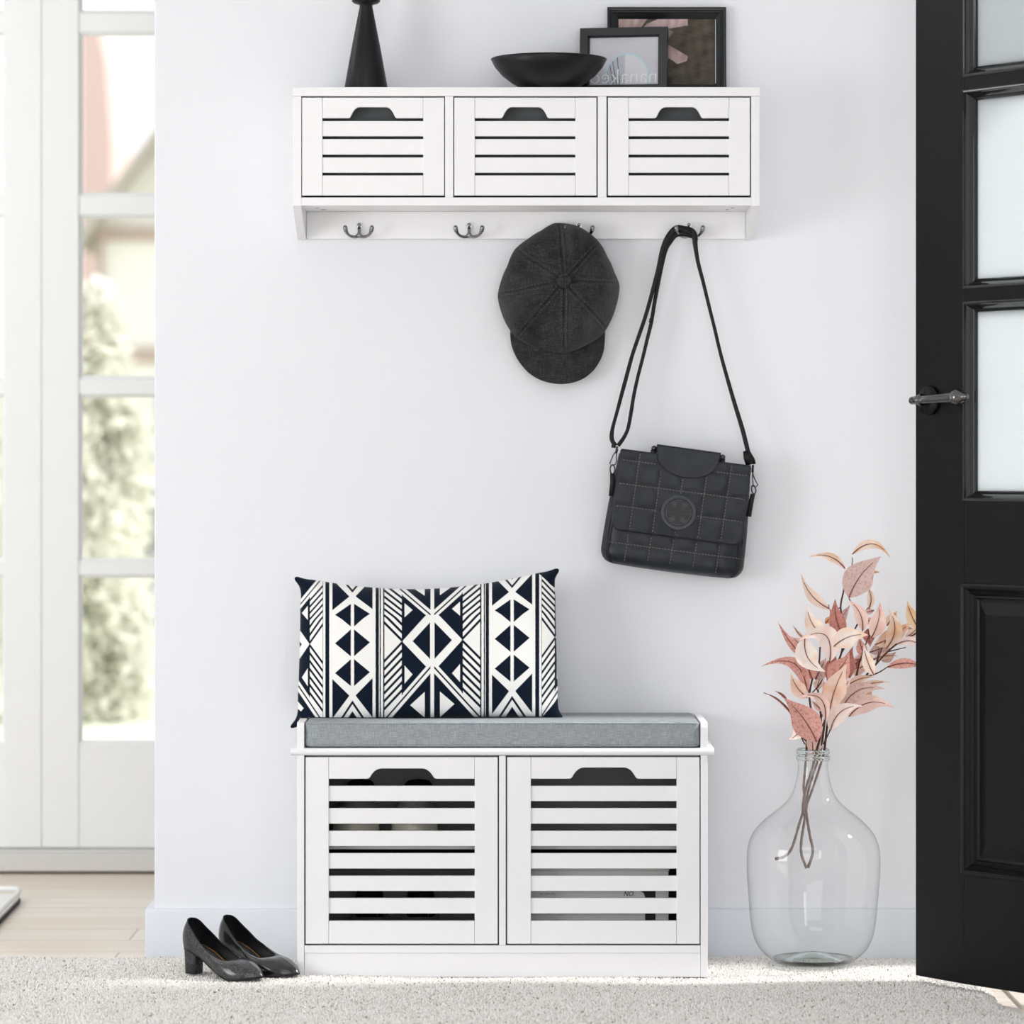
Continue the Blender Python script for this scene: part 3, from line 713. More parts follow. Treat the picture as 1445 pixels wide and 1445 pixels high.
# ------------------------------------------------------------------ patterned lumbar pillow
def pil_outline(u, v):
    """u,v in -1..1 -> photo pixel of the pillow silhouette grid"""
    TL, TR, BL, BR = np.array((413., 812.)), np.array((791., 800.)), np.array((407., 1030.)), np.array((797., 1018.))
    U, V = (u+1)/2, (v+1)/2           # v=-1 top, +1 bottom
    p = (1-V)[..., None]*((1-U)[..., None]*TL+U[..., None]*TR)+V[..., None]*((1-U)[..., None]*BL+U[..., None]*BR)
    wa = 1-np.abs(u)**2.0; wb = 1-np.abs(v)**2.2
    sag_t = 25*(1-np.abs(u)**1.9); sag_b = -9*(1-np.abs(u)**8)
    p[..., 1] += (1-V)*sag_t+V*sag_b
    # side pinch next to the ears
    pin = 12*(1-np.abs(v)**5)+3*np.cos(v*9)*np.exp(-((np.abs(v)-.8)/.15)**2)
    p[..., 0] -= np.sign(u)*np.abs(u)**3*pin*np.where(u < 0, 1.05, .75)
    # blunt rounded tips
    cu = np.clip((np.abs(u)-.955)/.045, 0, 1); cv = np.clip((np.abs(v)-.93)/.07, 0, 1); k = (np.sqrt(cu*cu+cv*cv)); over = np.clip(k-1, 0, 1)
    p[..., 0] -= np.sign(u)*over*13*cu; p[..., 1] -= np.sign(v)*over*11*cv
    # ears: flare narrow necks
    near = np.exp(-((np.abs(v)-.86)/.07)**2)*np.abs(u)**12
    p[..., 0] -= np.sign(u)*2.5*near
    near2 = np.exp(-((np.abs(u)-.90)/.05)**2)*np.abs(v)**14*(v < 0)
    p[..., 1] -= np.sign(v)*1.*near2
    return p
nu, nv = 620, 400
us = np.linspace(-1, 1, nu); vv = np.linspace(-1, 1, nv); U, V = np.meshgrid(us, vv, indexing='ij')
px = pil_outline(U, V)
r_ = np.clip((1-np.abs(U)**2.6), 0, 1)**.55*np.clip((1-np.abs(V)**2.6), 0, 1)**.55
ears = np.exp(-((1-np.abs(U))**2+(1-np.abs(V))**2)/.012)
bulge = .078*r_+.007*ears
wr = .0022*np.sin(V*22+U*3)*np.exp(-((1-np.abs(U))/.10)**2)*(1-ears)+.0014*np.sin(U*26+1.3*np.sin(V*3))*np.exp(-((1-np.abs(V))/.16)**2)*(1-ears)
y0 = -.165+.032*(1-V)
# keep the underside resting on the cushion: front lower edge reaches forward
yf = y0-bulge-wr-.012*np.exp(-((V-1)/.25)**2)
Zd = yf+DIST
PX = (px[..., 0]-CX)*Zd/FPX; PZ = HCAM-(px[..., 1]-CY)*Zd/FPX
floor_z = CT+.0012
onc = (PX > bx(417)) & (PX < bx(990))
PZ = np.where(onc, np.maximum(PZ, floor_z), PZ)
Vf = np.stack([PX, yf, PZ], -1).reshape(-1, 3)
I, J = np.meshgrid(np.arange(nu-1), np.arange(nv-1), indexing='ij'); A = (I*nv+J).ravel()
F = np.stack([A, A+1, A+nv+1, A+nv], 1)
def pil_pattern(px, u, v):
    a = (px[..., 0]-610)*3.524; bq = (px[..., 1]-904)*3.524+a*.028
    s_top = (px[..., 1]-(829))      # foreshortened upper half
    b2 = np.where(bq < -120, -120+(bq+120)*1.28, bq)
    A = np.abs(a); B = np.abs(b2)
    Ao = A.copy()
    A = np.where(A > 545, 238-(A-545)*1.35, A)     # next repeat begins past the stripe
    outer = Ao > 545
    W = np.zeros(A.shape, bool)
    D = B-128-1.12*A
    m = A < 150
    W |= m & (A < 9)
    W |= m & (A+.93*B < 150) & ~((A+.95*B < 98) & (A > 11))
    W |= m & (A > 98) & (A < 138) & (np.abs(B-165) < 45*(A-98)/40)
    W |= m & (A > 38) & (A < 110) & (np.abs(B-318) < 64*(110-A)/72)
    node = (A/30+np.abs(B-130)/45) < 1
    W |= m & node
    band = ((D > -34) & (D < -12)) | ((D > 0) & (D < 24))
    W = np.where((A < 238) & (B > 128) & (D > -34) & (D < 32) & (A > 9), band, W)
    h = B-1.03*(A-152)
    hat = (A >= 152) & (A < 238) & ((D < -34) | (B < 128))
    fr = np.mod(h+1.5, 39.6)/39.6
    W = np.where(hat, np.where(h < -4, True, fr > .42), W)
    W = np.where((A >= 146) & (A < 152) & (D < -30), h < 2, W)
    bigt = (A >= 150) & (A < 238) & (D >= 32)
    W = np.where(bigt, False, W)
    A2 = Ao
    s = (A2 >= 238) & (A2 < 262); W = np.where(s, (A2 > 244.5) & (A2 < 256), W)
    s = (A2 >= 262) & (A2 < 282); W = np.where(s, False, W)
    s = (A2 >= 262) & (A2 < 265.5); W = np.where(s, True, W)
    pan = (A2 >= 282) & (A2 < 512); q = np.abs(A2-397)
    Wp = np.ones(A.shape, bool)
    for k in (-1, 0, 1): Wp &= ~(((q/87+np.abs(b2-k*148)/74) < 1) & (q > 8))
    tri = (q > 17) & (q < 100) & (262-B < 1.0*(q-15)) & (B-262 < 1.32*(q-15)); Wp &= ~tri
    g = B-1.5*q; Wp &= ~((g > 286) & (g < 305)); Wp &= ~(g > 340)
    Wp = np.where(q < 8, (B < 262) | (g < 286) | ((g > 305) & (g < 340)), Wp)
    W = np.where(pan, Wp, W)
    s = (A2 >= 512) & (A2 < 532); W = np.where(s, False, W)
    s = (A2 >= 532) & (A2 < 545); W = np.where(s, (A2 < 543), W)
    # solid navy ears and edge seam
    ear = (1-np.abs(u))+(1-np.abs(v))*.62 < .17
    W = np.where(ear, False, W)
    return W.astype(float)
acc = np.zeros(U.shape)
for du in (-.33, 0, .33):
    for dv in (-.33, 0, .33):
        acc += pil_pattern(pil_outline(np.clip(U+du*2/nu, -1, 1), np.clip(V+dv*2/nv, -1, 1)), U, V)
acc /= 9
Cc = acc[..., None]*C3('#efefed')+(1-acc[..., None])*C3('#0f1a29')
pil = thing('lumbar_pillow', 'rectangular pillow with navy and white geometric pattern, left on the grey bench cushion', 'pillow', (X(605, -.16), -.16, CT))
def pillow_mat():
    m = mat('printed_cotton', '#ffffff', .92, spec=.12, attr='tone', bump=(1400, .35, .0006), sheen=.1); return m
npmesh('pillow_front', Vf, F, pillow_mat(), pil, colors=Cc.reshape(-1, 3))
# back half
nb, nc = 80, 60
ub = np.linspace(-1, 1, nb); vb = np.linspace(-1, 1, nc); U2, V2 = np.meshgrid(ub, vb, indexing='ij')
pb = pil_outline(U2, V2)
r2 = np.clip((1-np.abs(U2)**2.6), 0, 1)**.55*np.clip((1-np.abs(V2)**2.6), 0, 1)**.55
e2 = np.exp(-((1-np.abs(U2))**2+(1-np.abs(V2))**2)/.012)
yb0 = -.165+.032*(1-V2)-.012*np.exp(-((V2-1)/.25)**2)
Zd0 = yb0+DIST
bx_, bzv = (pb[..., 0]-CX)*Zd0/FPX, HCAM-(pb[..., 1]-CY)*Zd0/FPX
bzv = np.where((bx_ > bx(417)) & (bx_ < bx(990)), np.maximum(bzv, floor_z), bzv)
yb1 = np.minimum(yb0+.085*r2*(1-.35*(1-V2)/2)+.006*e2, -.006)
Vb = np.stack([bx_, yb1, bzv], -1).reshape(-1, 3)
I, J = np.meshgrid(np.arange(nb-1), np.arange(nc-1), indexing='ij'); A = (I*nc+J).ravel()
npmesh('pillow_back', Vb, np.stack([A, A+nc, A+nc+1, A+1], 1), mat('plain_pillow_cotton', '#e6e4df', .95, spec=.1), pil)
# ------------------------------------------------------------------ things stored inside the bench
def tri_fan(b, pts): b.add(pts, [tuple(range(len(pts)))])
yb_ = BY+.05
shelf_top_z = Zc(1186.6, BY+.045)
floor_in = bz(1333.5)+.0025
# shoe box, right compartment, lower level
bxl, bxr, bzt = X(747, yb_), X(943.5, yb_), Zc(1214, yb_)
sb = thing('shoe_box', 'pale grey box with italic lettering inside the right bench compartment, lower level', 'box', ((bxl+bxr)/2, yb_, floor_in))
b = MB(); b.box(bxl, bxr, yb_, -.05, floor_in, bzt-.02); b.build('box_body', mat('box_card', '#d9d9d7', .7), sb, bevel=.001)
b = MB(); b.box(bxl-.0015, bxr+.0015, yb_-.0015, -.048, bzt-.02, bzt); b.build('box_lid', mat('box_card'), sb, bevel=.001)
yl = yb_-.0004
b = MB(); arc = [(X(898, yl), Zc(1256.5, yl)), (X(904, yl), Zc(1257.6, yl)), (X(908.5, yl), Zc(1260.5, yl)), (X(910.3, yl), Zc(1266, yl)), (X(910.3, yl), floor_in+.001), (X(925, yl), floor_in+.001), (X(925, yl), Zc(1245, yl)), (X(898, yl), Zc(1245, yl))]
for i in range(3): b.add([(arc[i][0], yl, arc[i][1]), (arc[i+1][0], yl, arc[i+1][1]), (arc[i+1][0], yl, arc[7][1]), (arc[i][0], yl, arc[7][1])], [(0, 1, 2, 3)])
b.add([(arc[3][0], yl, arc[4][1]), (arc[5][0], yl, arc[4][1]), (arc[5][0], yl, arc[7][1]), (arc[3][0], yl, arc[7][1])], [(0, 1, 2, 3)])
b.build('black_print', mat('black_print', '#060606', .6), sb, recalc=False)
TV, TF = text_mesh('NO.', .0118, .28)
b = MB(); x0_ = X(879.5, yl); tw = max(v[0] for v in TV); k_ = (X(895, yl)-x0_)/tw
b.add([(x0_+v[0]*k_, yl-.0002, Zc(1264.4, yl)+v[1]*k_*1.1) for v in TV], TF)
b.build('box_lettering', mat('black_print'), sb, recalc=False); b = MB()
TV, TF = text_mesh('35cm x 18cm x 9cm', .0118, .2); tw = max(v[0] for v in TV); x0_ = X(761, yl); k_ = (X(783.5, yl)-x0_)/tw
b.add([(x0_+v[0]*k_, yl-.0002, Zc(1262.3, yl)+v[1]*k_*1.2) for v in TV], TF)
b.build('box_lettering', mat('black_print'), sb, recalc=False)

# ------------------------------------------------------------------ shoe maker (pumps and sneakers share the lasted shell)
def shoe(name, label, group, pos, ang, L=.235, heel=.055, kind='pump', mats=None, hs=1., parent=None, flip=1):
    t = thing(name, label, 'shoe', pos, group)
    ca, sa = math.cos(ang), math.sin(ang); ox, oy, oz = pos
    def W(l, w_, h): w_ *= flip; return (ox+ca*l-sa*w_, oy+sa*l+ca*w_, oz+h)
    def hw(s):   # half width of the sole, s 0..1
        prof = [(0, 0), (.02, .012), (.06, .020), (.14, .0255), (.30, .025), (.45, .026), (.62, .036), (.74, .0385), (.84, .0305), (.92, .0205), (.965, .0125), (.99, .006), (1, 0)]
        return float(np.interp(s, [p[0] for p in prof], [p[1] for p in prof]))
    def sh(s):   # height of the foot bed
        if kind == 'pump': return float(np.interp(s, [0, .15, .30, .45, .60, .70, .8, 1], [heel+.004, heel+.001, heel*.80, heel*.42, heel*.12+.004, .0045, .0045, .010]))
        return .026
    n = 72; g = lambda a: .5*(1-math.cos(a))
    F_, R_ = [], []
    for i in range(n):
        a = 2*PI*i/n; s = g(a if a <= PI else 2*PI-a); sgn = 1 if a <= PI else -1
        F_.append((s*L, sgn*hw(s), sh(s)))
        if kind == 'pump':
            thr = .66; sr = .05+s*(thr-.05); wr_ = float(np.interp(s, [0, .01, .03, .08, .3, .6, .85, .95, 1], [0, .0065, .0115, .0170, .0240, .0295, .0265, .016, 0]))
            hr = float(np.interp(s, [0, .04, .2, .45, .75, .9, 1], [heel+.058, heel+.0555, heel+.038, heel*.75+.025, heel*.22+.030, .034, .035]))
        else:
            thr = .42; sr = .01+s*thr; wr_ = float(np.interp(s, [0, .1, .3, .7, 1], [0, .020, .028, .024, 0])); hr = .088+.012*math.cos(s*5)
        R_.append((sr*L, sgn*wr_*1.0, hr))
    m = 14
    def surf(off):
        rows_ = []
        for i in range(n):
            f, r = F_[i], R_[i]; row = []
            fa = abs(i/n-.5)*2; toe = max(0, 1-fa*1.6)      # 1 at toe
            for j in range(m):
                q = j/(m-1); e = q
                l = f[0]+(r[0]-f[0])*e; w_ = f[1]+(r[1]-f[1])*e; h = f[2]+(r[2]-f[2])*e
                bl = 4*q*(1-q)
                h += bl*(.010*toe+.001); w_ += (1 if f[1] > 0 else -1 if f[1] < 0 else 0)*bl*(.0045+.004*toe)*min(1, abs(f[1])/.012)
                if fa > .8: l -= bl*.007*(fa-.8)/.2
                if toe > 0 and q < .3: l += .003*toe*math.sin(q/.3*PI)
                k = 1-off/.03 if q > 0 else 1-off/.03
                cl = .5*L
                row.append(W(cl+(l-cl)*(1-off*8/L*.25) if off else l, w_*(1-off/.026) if off else w_, h-off*.4 if off else h))
            rows_.append(row)
        return rows_
    def ring_mesh(rows_):
        b = MB(); V = [p for r in rows_ for p in r]; fs = [(i*m+j, ((i+1) % n)*m+j, ((i+1) % n)*m+j+1, i*m+j+1) for i in range(n) for j in range(m-1)]
        b.add(V, fs, True); return b
    o = surf(0); ub = ring_mesh(o)
    if kind == 'pump': ub.m = [1 if (k//(m-1)) < n//2 else 0 for k in range(len(ub.m))]
    ub.build('upper', [mats['upper'], mats.get('patent', mats['upper'])], t, recalc=False)
    inn = surf(.0016); ring_mesh(inn).build('lining', mats['lining'], t, recalc=False)
    b = MB(); rim = [r[-1] for r in o]; rin = [r[-1] for r in inn]
    b.add(rim+rin, [(i, (i+1) % n, n+(i+1) % n, n+i) for i in range(n)], True)
    b.tube(rim+[rim[0]], .0009, 5); b.build('top_binding', mats['lining'], t, recalc=False)
    # insole and outsole
    def strip(scale, dz, th):
        b = MB(); V = []; k = 41
        for i in range(k):
            s = i/(k-1); l = (s-.5)*scale+.5
            for q in (-1, -.5, 0, .5, 1): V.append(W(l*L, q*hw(s)*scale, sh(s)+dz))
        for i in range(k):
            s = i/(k-1); l = (s-.5)*scale+.5
            for q in (-1, -.5, 0, .5, 1): V.append(W(l*L, q*hw(s)*scale, sh(s)+dz-th))
        fs = [(i*5+j, (i+1)*5+j, (i+1)*5+j+1, i*5+j+1) for i in range(k-1) for j in range(4)]
        N = k*5; fs += [tuple(N+x for x in reversed(f)) for f in fs]
        for i in range(k-1):
            fs += [(i*5, N+i*5, N+(i+1)*5, (i+1)*5), (i*5+4, (i+1)*5+4, N+(i+1)*5+4, N+i*5+4)]
        b.add(V, fs, True); return b
    strip(.93, .004, .002).build('insole', mats['insole'], t, recalc=False)
    if kind == 'pump':
        strip(1.0, .0006, .0042).build('outsole', mats['sole'], t, recalc=False)
        # gold edged sock panel
        b = MB(); k = 20; pts = []
        for i in range(k):
            s = .10+.50*i/(k-1); pts.append(W(s*L, flip*(hw(s)*.50+.002), sh(s)+.0055))
        b.tube(pts, .0009, 5); b.build('gold_piping', mat('gold_piping', '#b98a3c', .3, metal=.8), t)
        b = MB()
        for k, ln in enumerate((.004, .0025, .004, .003, .0035)):
            u_ = .046+k*.0052; b.add([W(u_, -.002, sh(u_/L)+.0062), W(u_+ln, -.002, sh(u_/L)+.0062), W(u_+ln*.8, .002, sh(u_/L)+.0062), W(u_, .001, sh(u_/L)+.0062)], [(0, 1, 2, 3)])
        b.build('worn_insole_print', mat('silver_print', '#8d9196', .5), t, recalc=False)
        # block heel
        b = MB(); V = []; rings = []
        for q in (0, .5, 1):
            z = q; k = 20; ring = []
            for i in range(k):
                a = 2*PI*i/k; cx_, cw = .028, 0
                l = .0175+.0165*math.copysign(abs(math.cos(a))**.55, math.cos(a))*(1-.10*(1-q)); w_ = .0155*math.copysign(abs(math.sin(a))**.55, math.sin(a))*(1-.12*(1-q))
                s = max(0, min(1, l/L)); top = sh(s)-.003
                ring.append(W(l+.002, w_, 0 if q == 0 else top*q))
            rings.append(ring)
        V = sum(rings, []); k = 20
        b.add(V, [(r*k+i, r*k+(i+1) % k, (r+1)*k+(i+1) % k, (r+1)*k+i) for r in range(2) for i in range(k)]+[tuple(range(k-1, -1, -1))], True)
        b.build('heel_block', mats['heel'], t, recalc=True)
    else:
        b = MB(); k = 60; V = []
        for q in (0, .35, .9, 1.0):
            for i in range(k):
                a = 2*PI*i/k; s = g(a if a <= PI else 2*PI-a); sgn = 1 if a <= PI else -1; gr = 1.06+.05*math.sin(q*PI)
                V.append(W(L*.5+(s-.5)*L*gr, sgn*(hw(s)+.003)*gr, .034*q))
        b.add(V, [(r*k+i, r*k+(i+1) % k, (r+1)*k+(i+1) % k, (r+1)*k+i) for r in range(3) for i in range(k)]+[tuple(range(k-1, -1, -1))], True)
        b.build('rubber_sole', mats['sole'], t, recalc=False)
    return t
def snake_mat(name, coat, bumpd):
    m = bpy.data.materials.new(name); m.use_nodes = True; nt = m.node_tree; n = nt.nodes; L = nt.links
    b = n['Principled BSDF']; b.inputs['Roughness'].default_value = .30; b.inputs['Specular IOR Level'].default_value = .6; b.inputs['Coat Weight'].default_value = coat*.6; b.inputs['Coat Roughness'].default_value = .08
    tc = n.new('ShaderNodeTexCoord'); mp = n.new('ShaderNodeMapping'); mp.inputs['Scale'].default_value = (1, 1, 2.1); L.new(tc.outputs['Object'], mp.inputs[0])
    vo = n.new('ShaderNodeTexVoronoi'); vo.inputs['Scale'].default_value = 150; vo.feature = 'DISTANCE_TO_EDGE'; L.new(mp.outputs[0], vo.inputs['Vector'])
    cr = n.new('ShaderNodeValToRGB'); cr.color_ramp.elements[0].position = .02; cr.color_ramp.elements[1].position = .22
    cr.color_ramp.elements[0].color = lin('#060607'); cr.color_ramp.elements[1].color = lin('#3e3f44'); L.new(vo.outputs['Distance'], cr.inputs[0]); L.new(cr.outputs[0], b.inputs['Base Color'])
    bp = n.new('ShaderNodeBump'); bp.inputs['Strength'].default_value = .8; bp.inputs['Distance'].default_value = bumpd; L.new(cr.outputs[0], bp.inputs['Height']); L.new(bp.outputs[0], b.inputs['Normal'])
    return m
M_snake = snake_mat('textured_black_leather', .4, .0008)
M_patent = mat('patent_black_leather', '#0a0b0d', .22, spec=.6, coat=.6)
M_lin_ = mat('black_shoe_lining', '#141518', .5, spec=.35)
M_ins = mat('dark_insole', '#26272b', .45, spec=.35)
M_sol = mat('black_sole', '#0c0c0d', .45)
pm = dict(patent=M_patent, upper=M_snake, lining=M_lin_, insole=M_ins, sole=M_sol, heel=M_snake)
ang = -math.radians(40)
RZ = .0005
shoe('pump_shoe', 'black textured leather block heel pump in front, nearer the left picture edge', None, (X(263, -.27), -.262, RZ), ang, mats=pm, L=.200, heel=.047)
pm2 = dict(pm); 
shoe('pump_shoe', 'glossy black block heel pump behind its twin, toe against the bench corner', None, (X(312, -.25), -.217, RZ), ang, mats=pm2, L=.200, heel=.047, flip=-1)
M_sneak = mat('pale_sneaker_canvas', '#8a8a86', .8); M_rub = mat('cream_rubber', '#d8d5c6', .6)
sm2 = dict(upper=M_sneak, lining=M_lin_, insole=M_lin_, sole=M_rub, heel=M_rub)
shoe('sneaker', 'grey sneaker with cream sole on the inner bench shelf, left one', None, (X(438, -.16), -.20, shelf_top_z+.0005), math.radians(-12), L=.115, kind='sneaker', mats=sm2) if False else None
M_dpump = mat('dim_grey_leather', '#6a6a68', .45)
dm = dict(upper=M_dpump, lining=M_lin_, insole=M_lin_, sole=M_sol, heel=M_dpump)
for px, lab in ((508, 'grey sneaker with cream sole on the inner bench shelf, left one of the pair'), (590, 'grey sneaker with cream sole on the inner bench shelf, right one of the pair')):
    shoe('sneaker', lab, None, (X(px, -.12), -.048, shelf_top_z+.0005), math.radians(-92), L=.185, kind='sneaker', mats=sm2)
for px, lab in ((520, 'dark pump on the bench floor behind the left door, left one of the pair'), (592, 'dark pump on the bench floor behind the left door, right one of the pair')):
    shoe('pump_shoe', lab, None, (X(px, -.12), -.05, floor_in+.0005), math.radians(-88), L=.19, heel=.045, mats=dm)

# ------------------------------------------------------------------ newsboy cap hanging on the third hook
hc = (796., 397.)
outl = [(702, 418), (707, 396), (716, 375), (726, 352), (745, 337), (764, 325), (782, 314.5), (798, 315), (813, 318), (832, 329), (846, 342), (857, 362), (867, 384), (874.5, 403), (873, 418), (869, 434), (862, 453), (852, 470), (843, 478), (833, 484), (821, 490), (809, 495), (797, 498.5), (783, 497), (770, 494), (756, 490), (743, 485), (730, 477), (721, 468), (715, 459), (707, 440)]
oa = [(math.atan2(y-hc[1], x-hc[0]), math.hypot(x-hc[0], y-hc[1])) for x, y in outl]; oa.sort()
oang = np.array([a for a, _ in oa]); orad = np.array([r for _, r in oa])
def orr(a):
    a = (a+PI) % (2*PI)-PI
    return np.interp(a, np.concatenate([oang-2*PI, oang, oang+2*PI]), np.concatenate([orad]*3))
M_hat = weave('charcoal_wool_twill', '#101010', '#404040', scale=1000, bumpd=.0007, vary=.11, rough=.7, spec=.3, sheen=.15)
capt = thing('newsboy_cap', 'charcoal eight panel newsboy cap hanging on the third hook', 'cap', P(796, 400, -.06))
z2 = lambda x, y: (680+x/5.558, 300+y/5.558)
seam_px = [z2(600, 90), z2(905, 235), z2(1075, 560), z2(965, 905), z2(660, 1085), z2(285, 975), z2(135, 630), z2(290, 290)]
seam_a = [math.atan2(y-hc[1], x-hc[0]) for x, y in seam_px]
def adist(a, s): return np.abs((a-s+PI) % (2*PI)-PI)
NA, NR = 360, 110
aa = np.linspace(0, 2*PI, NA, endpoint=False); rr_ = np.linspace(0, 1, NR)
Aa, Rr = np.meshgrid(aa, rr_, indexing='ij')
R0 = orr(Aa)
R0 = sum(orr(Aa+d) for d in (-.03, 0, .03))/3
bend = .10*np.sin(Rr*PI)*np.sin(Aa*2+1.)       # seams bow a little
Am = Aa+bend*.35
ds = np.min(np.stack([adist(Am, s) for s in seam_a]), 0)
arcw = ds*R0*np.maximum(Rr, .02)               # px distance from the nearest seam
q = Rr
front = (q < .86)
qq = np.clip(q/.86, 0, 1); back_ = np.clip((q-.86)/.14, 0, 1)
rad_px = np.where(front, R0*np.sin(qq*PI/2)**1.0*1.0, R0*(1-.30*back_**1.3))
rad_px = np.where(front, R0*(qq*.55+.45*np.sin(qq*PI/2)), rad_px)
depth = np.where(front, .098-.060*qq**2.6-.004*qq, .034-.018*back_)+.018*np.clip(np.sin(Aa), 0, 1)**2*np.where(front, qq, 1-back_)
puff = .0105*(1-np.exp(-(arcw/13.)**2))*np.clip(qq*2.2, 0, 1)*np.where(front, 1, 1-back_)
seamline = -.0022*np.exp(-((arcw-0)/.9)**2)+.0022*np.exp(-((arcw-2.6)/1.1)**2)
wrk = np.zeros(Aa.shape); r2_ = np.random.default_rng(11)
xx, zz = np.cos(Aa)*rad_px, np.sin(Aa)*rad_px
for k in range(16):
    a = r2_.uniform(0, PI); f = r2_.uniform(.045, .13); wrk += np.sin((xx*math.cos(a)+zz*math.sin(a))*f+r2_.uniform(0, 6))*.05/f*.0055
fold = 2.0*(.006*np.exp(-((xx+62)**2+(zz-40)**2)/700)-.007*np.exp(-((xx+38)**2/500+(zz-62)**2/160))-.007*np.exp(-((xx-40)**2/200+(zz-66)**2/400))+.005*np.exp(-((xx-12)**2/120+(zz+55)**2/900))-.006*np.exp(-((xx-32)**2/90+(zz+50)**2/700)))
yv = -(depth+puff+seamline*np.clip(qq*6, 0, 1)+(wrk+fold)*np.clip(qq*3, 0, 1)*np.where(front, 1, 1-back_))
yv = np.minimum(yv, -.004)
Zd = yv+DIST
px_, py_ = hc[0]+np.cos(Aa)*rad_px, hc[1]+np.sin(Aa)*rad_px
V = np.stack([(px_-CX)*Zd/FPX, yv, HCAM-(py_-CY)*Zd/FPX], -1).reshape(-1, 3)
I, J = np.meshgrid(np.arange(NA), np.arange(NR-1), indexing='ij'); I2 = (I+1) % NA
F = np.stack([(I*NR+J).ravel(), (I*NR+J+1).ravel(), (I2*NR+J+1).ravel(), (I2*NR+J).ravel()], 1)
npmesh('crown', V, F, M_hat, capt)
# stitches along each seam
b = MB()
for s in seam_a:
    for off in (-2.7, 2.7):
        for k in range(7, 66):
            q0, q1 = k/70, (k+.55)/70
            pts = []
            for qv in (q0, q1):
                a_ = s; R_ = orr(a_); a_ = s-.035*math.sin(qv*.86*PI)*math.sin(s*2+1.)+off/(R_*max(qv, .08))
                i = int(round((a_ % (2*PI))/(2*PI)*NA)) % NA; j = min(NR-1, int(qv*.86*(NR-1)))
                p = V[i*NR+j]; pts.append((p[0], p[1]-.0003, p[2]))
            if (Vector(pts[0])-Vector(pts[1])).length > 4e-4: b.tube(pts, .00028, 4)
b.build('seam_stitching', mat('charcoal_thread', '#6a6a6a', .8), capt, recalc=False)
b = MB(); by = float(yv[0, 0]); c = P(796, 397, by); b.ball((c[0], by-.006, c[2]), .0132, 24, (1, .55, 1)); b.build('top_button', M_hat, capt)
# visor
vo = [(722, 462), (721.5, 474), (723, 486), (728, 500), (736, 513), (747, 525), (760, 533.5), (775, 538.5), (791, 540.5), (808, 538.5), (824, 532), (837, 521), (846, 507), (850.5, 494), (852, 480), (852.3, 465)]
vo = spline(vo, 4); ctr = (790, 455)
rings = []; nq = 16
b = MB(); Vv = []
for (x, y) in vo:
    for k in range(nq):
        q = k/(nq-1); X_, Y_ = ctr[0]+(x-ctr[0])*q, ctr[1]+(y-ctr[1])*q
        dep = -.022-.014*(1-((X_-787)/66)**2)+.010*((Y_-455)/85)*0-.006*q
        Vv.append((X_, Y_, dep))
nvo = len(vo)
toW = lambda l, dy: [P(x, y, d+dy) for x, y, d in l]
fs = [(i*nq+j, i*nq+j+1, (i+1)*nq+j+1, (i+1)*nq+j) for i in range(nvo-1) for j in range(nq-1)]
b.add(toW(Vv, 0), fs, True); b.add(toW(Vv, .004), [tuple(reversed(f)) for f in fs], True)
edge = [P(Vv[i*nq+nq-1][0], Vv[i*nq+nq-1][1], Vv[i*nq+nq-1][2]+.002) for i in range(nvo)]
b.tube(edge, .0022, 8); b.build('visor', M_hat, capt, recalc=False)
# inner headband that sits over the hook
b = MB()
for q_, y in ((.62, -.012), (.64, -.034)):
    pass
band = []
for i in range(72):
    a = 2*PI*i/72; band.append((a, orr(a)))
Vb_ = []
for (a, R) in band:
    for f, y in ((.70, -.018), (.66, -.010), (.60, -.010)):
        Vb_.append(P(hc[0]+math.cos(a)*R*f, hc[1]+math.sin(a)*R*f, y))
b.add(Vb_, [(i*3+j, ((i+1) % 72)*3+j, ((i+1) % 72)*3+j+1, i*3+j+1) for i in range(72) for j in range(2)], True)
b.build('headband', mat('cap_band', '#1a1a1a', .8), capt, recalc=False)

# ------------------------------------------------------------------ crossbody bag hanging on the fourth hook
TA = math.radians(7.4)
BF = -.088           # front of the flap
def bag_pt(u, v, y):
    px = 877+u*math.cos(TA)-v*math.sin(TA); py = 634+u*math.sin(TA)+v*math.cos(TA)
    # one size for the whole bag: measured on its front plane
    return (X(px, BF), y, Zc(py, BF))
M_bag = mat('slate_leather', '#20242c', .42, spec=.35, vary=(38, .38), bump=(260, .18, .0006))
M_bag2 = mat('dark_leather_edge', '#1d1e21', .5, spec=.35, bump=(300, .1, .0004))
M_thread = mat('tan_grey_thread', '#6b665f', .7)
bag = thing('crossbody_bag', 'slate leather crossbody bag with quilted flap and round emblem, hanging on the fourth hook', 'bag', bag_pt(92, 165, -.05))
def rrect(u0, u1, v0, v1, r, rt=0.5, n=8):
    pts = []
    for (cu_, cv, a0, r_) in ((u1-rt, v0+rt, -PI/2, rt), (u1-r, v1-r, 0, r), (u0+r, v1-r, PI/2, r), (u0+rt, v0+rt, PI, rt)):
        for k in range(n+1):
            a = a0+PI/2*k/n; pts.append((cu_+math.cos(a)*r_, cv+math.sin(a)*r_))
    return pts
def quilt(u, v, us=(27, 59.3, 91, 124, 157), vs_=(14.5, 47.8, 79.6, 132)):
    d = min([abs(u-x) for x in us]+[abs(v-x) for x in vs_]); return 1-math.exp(-(d/5.)**2)
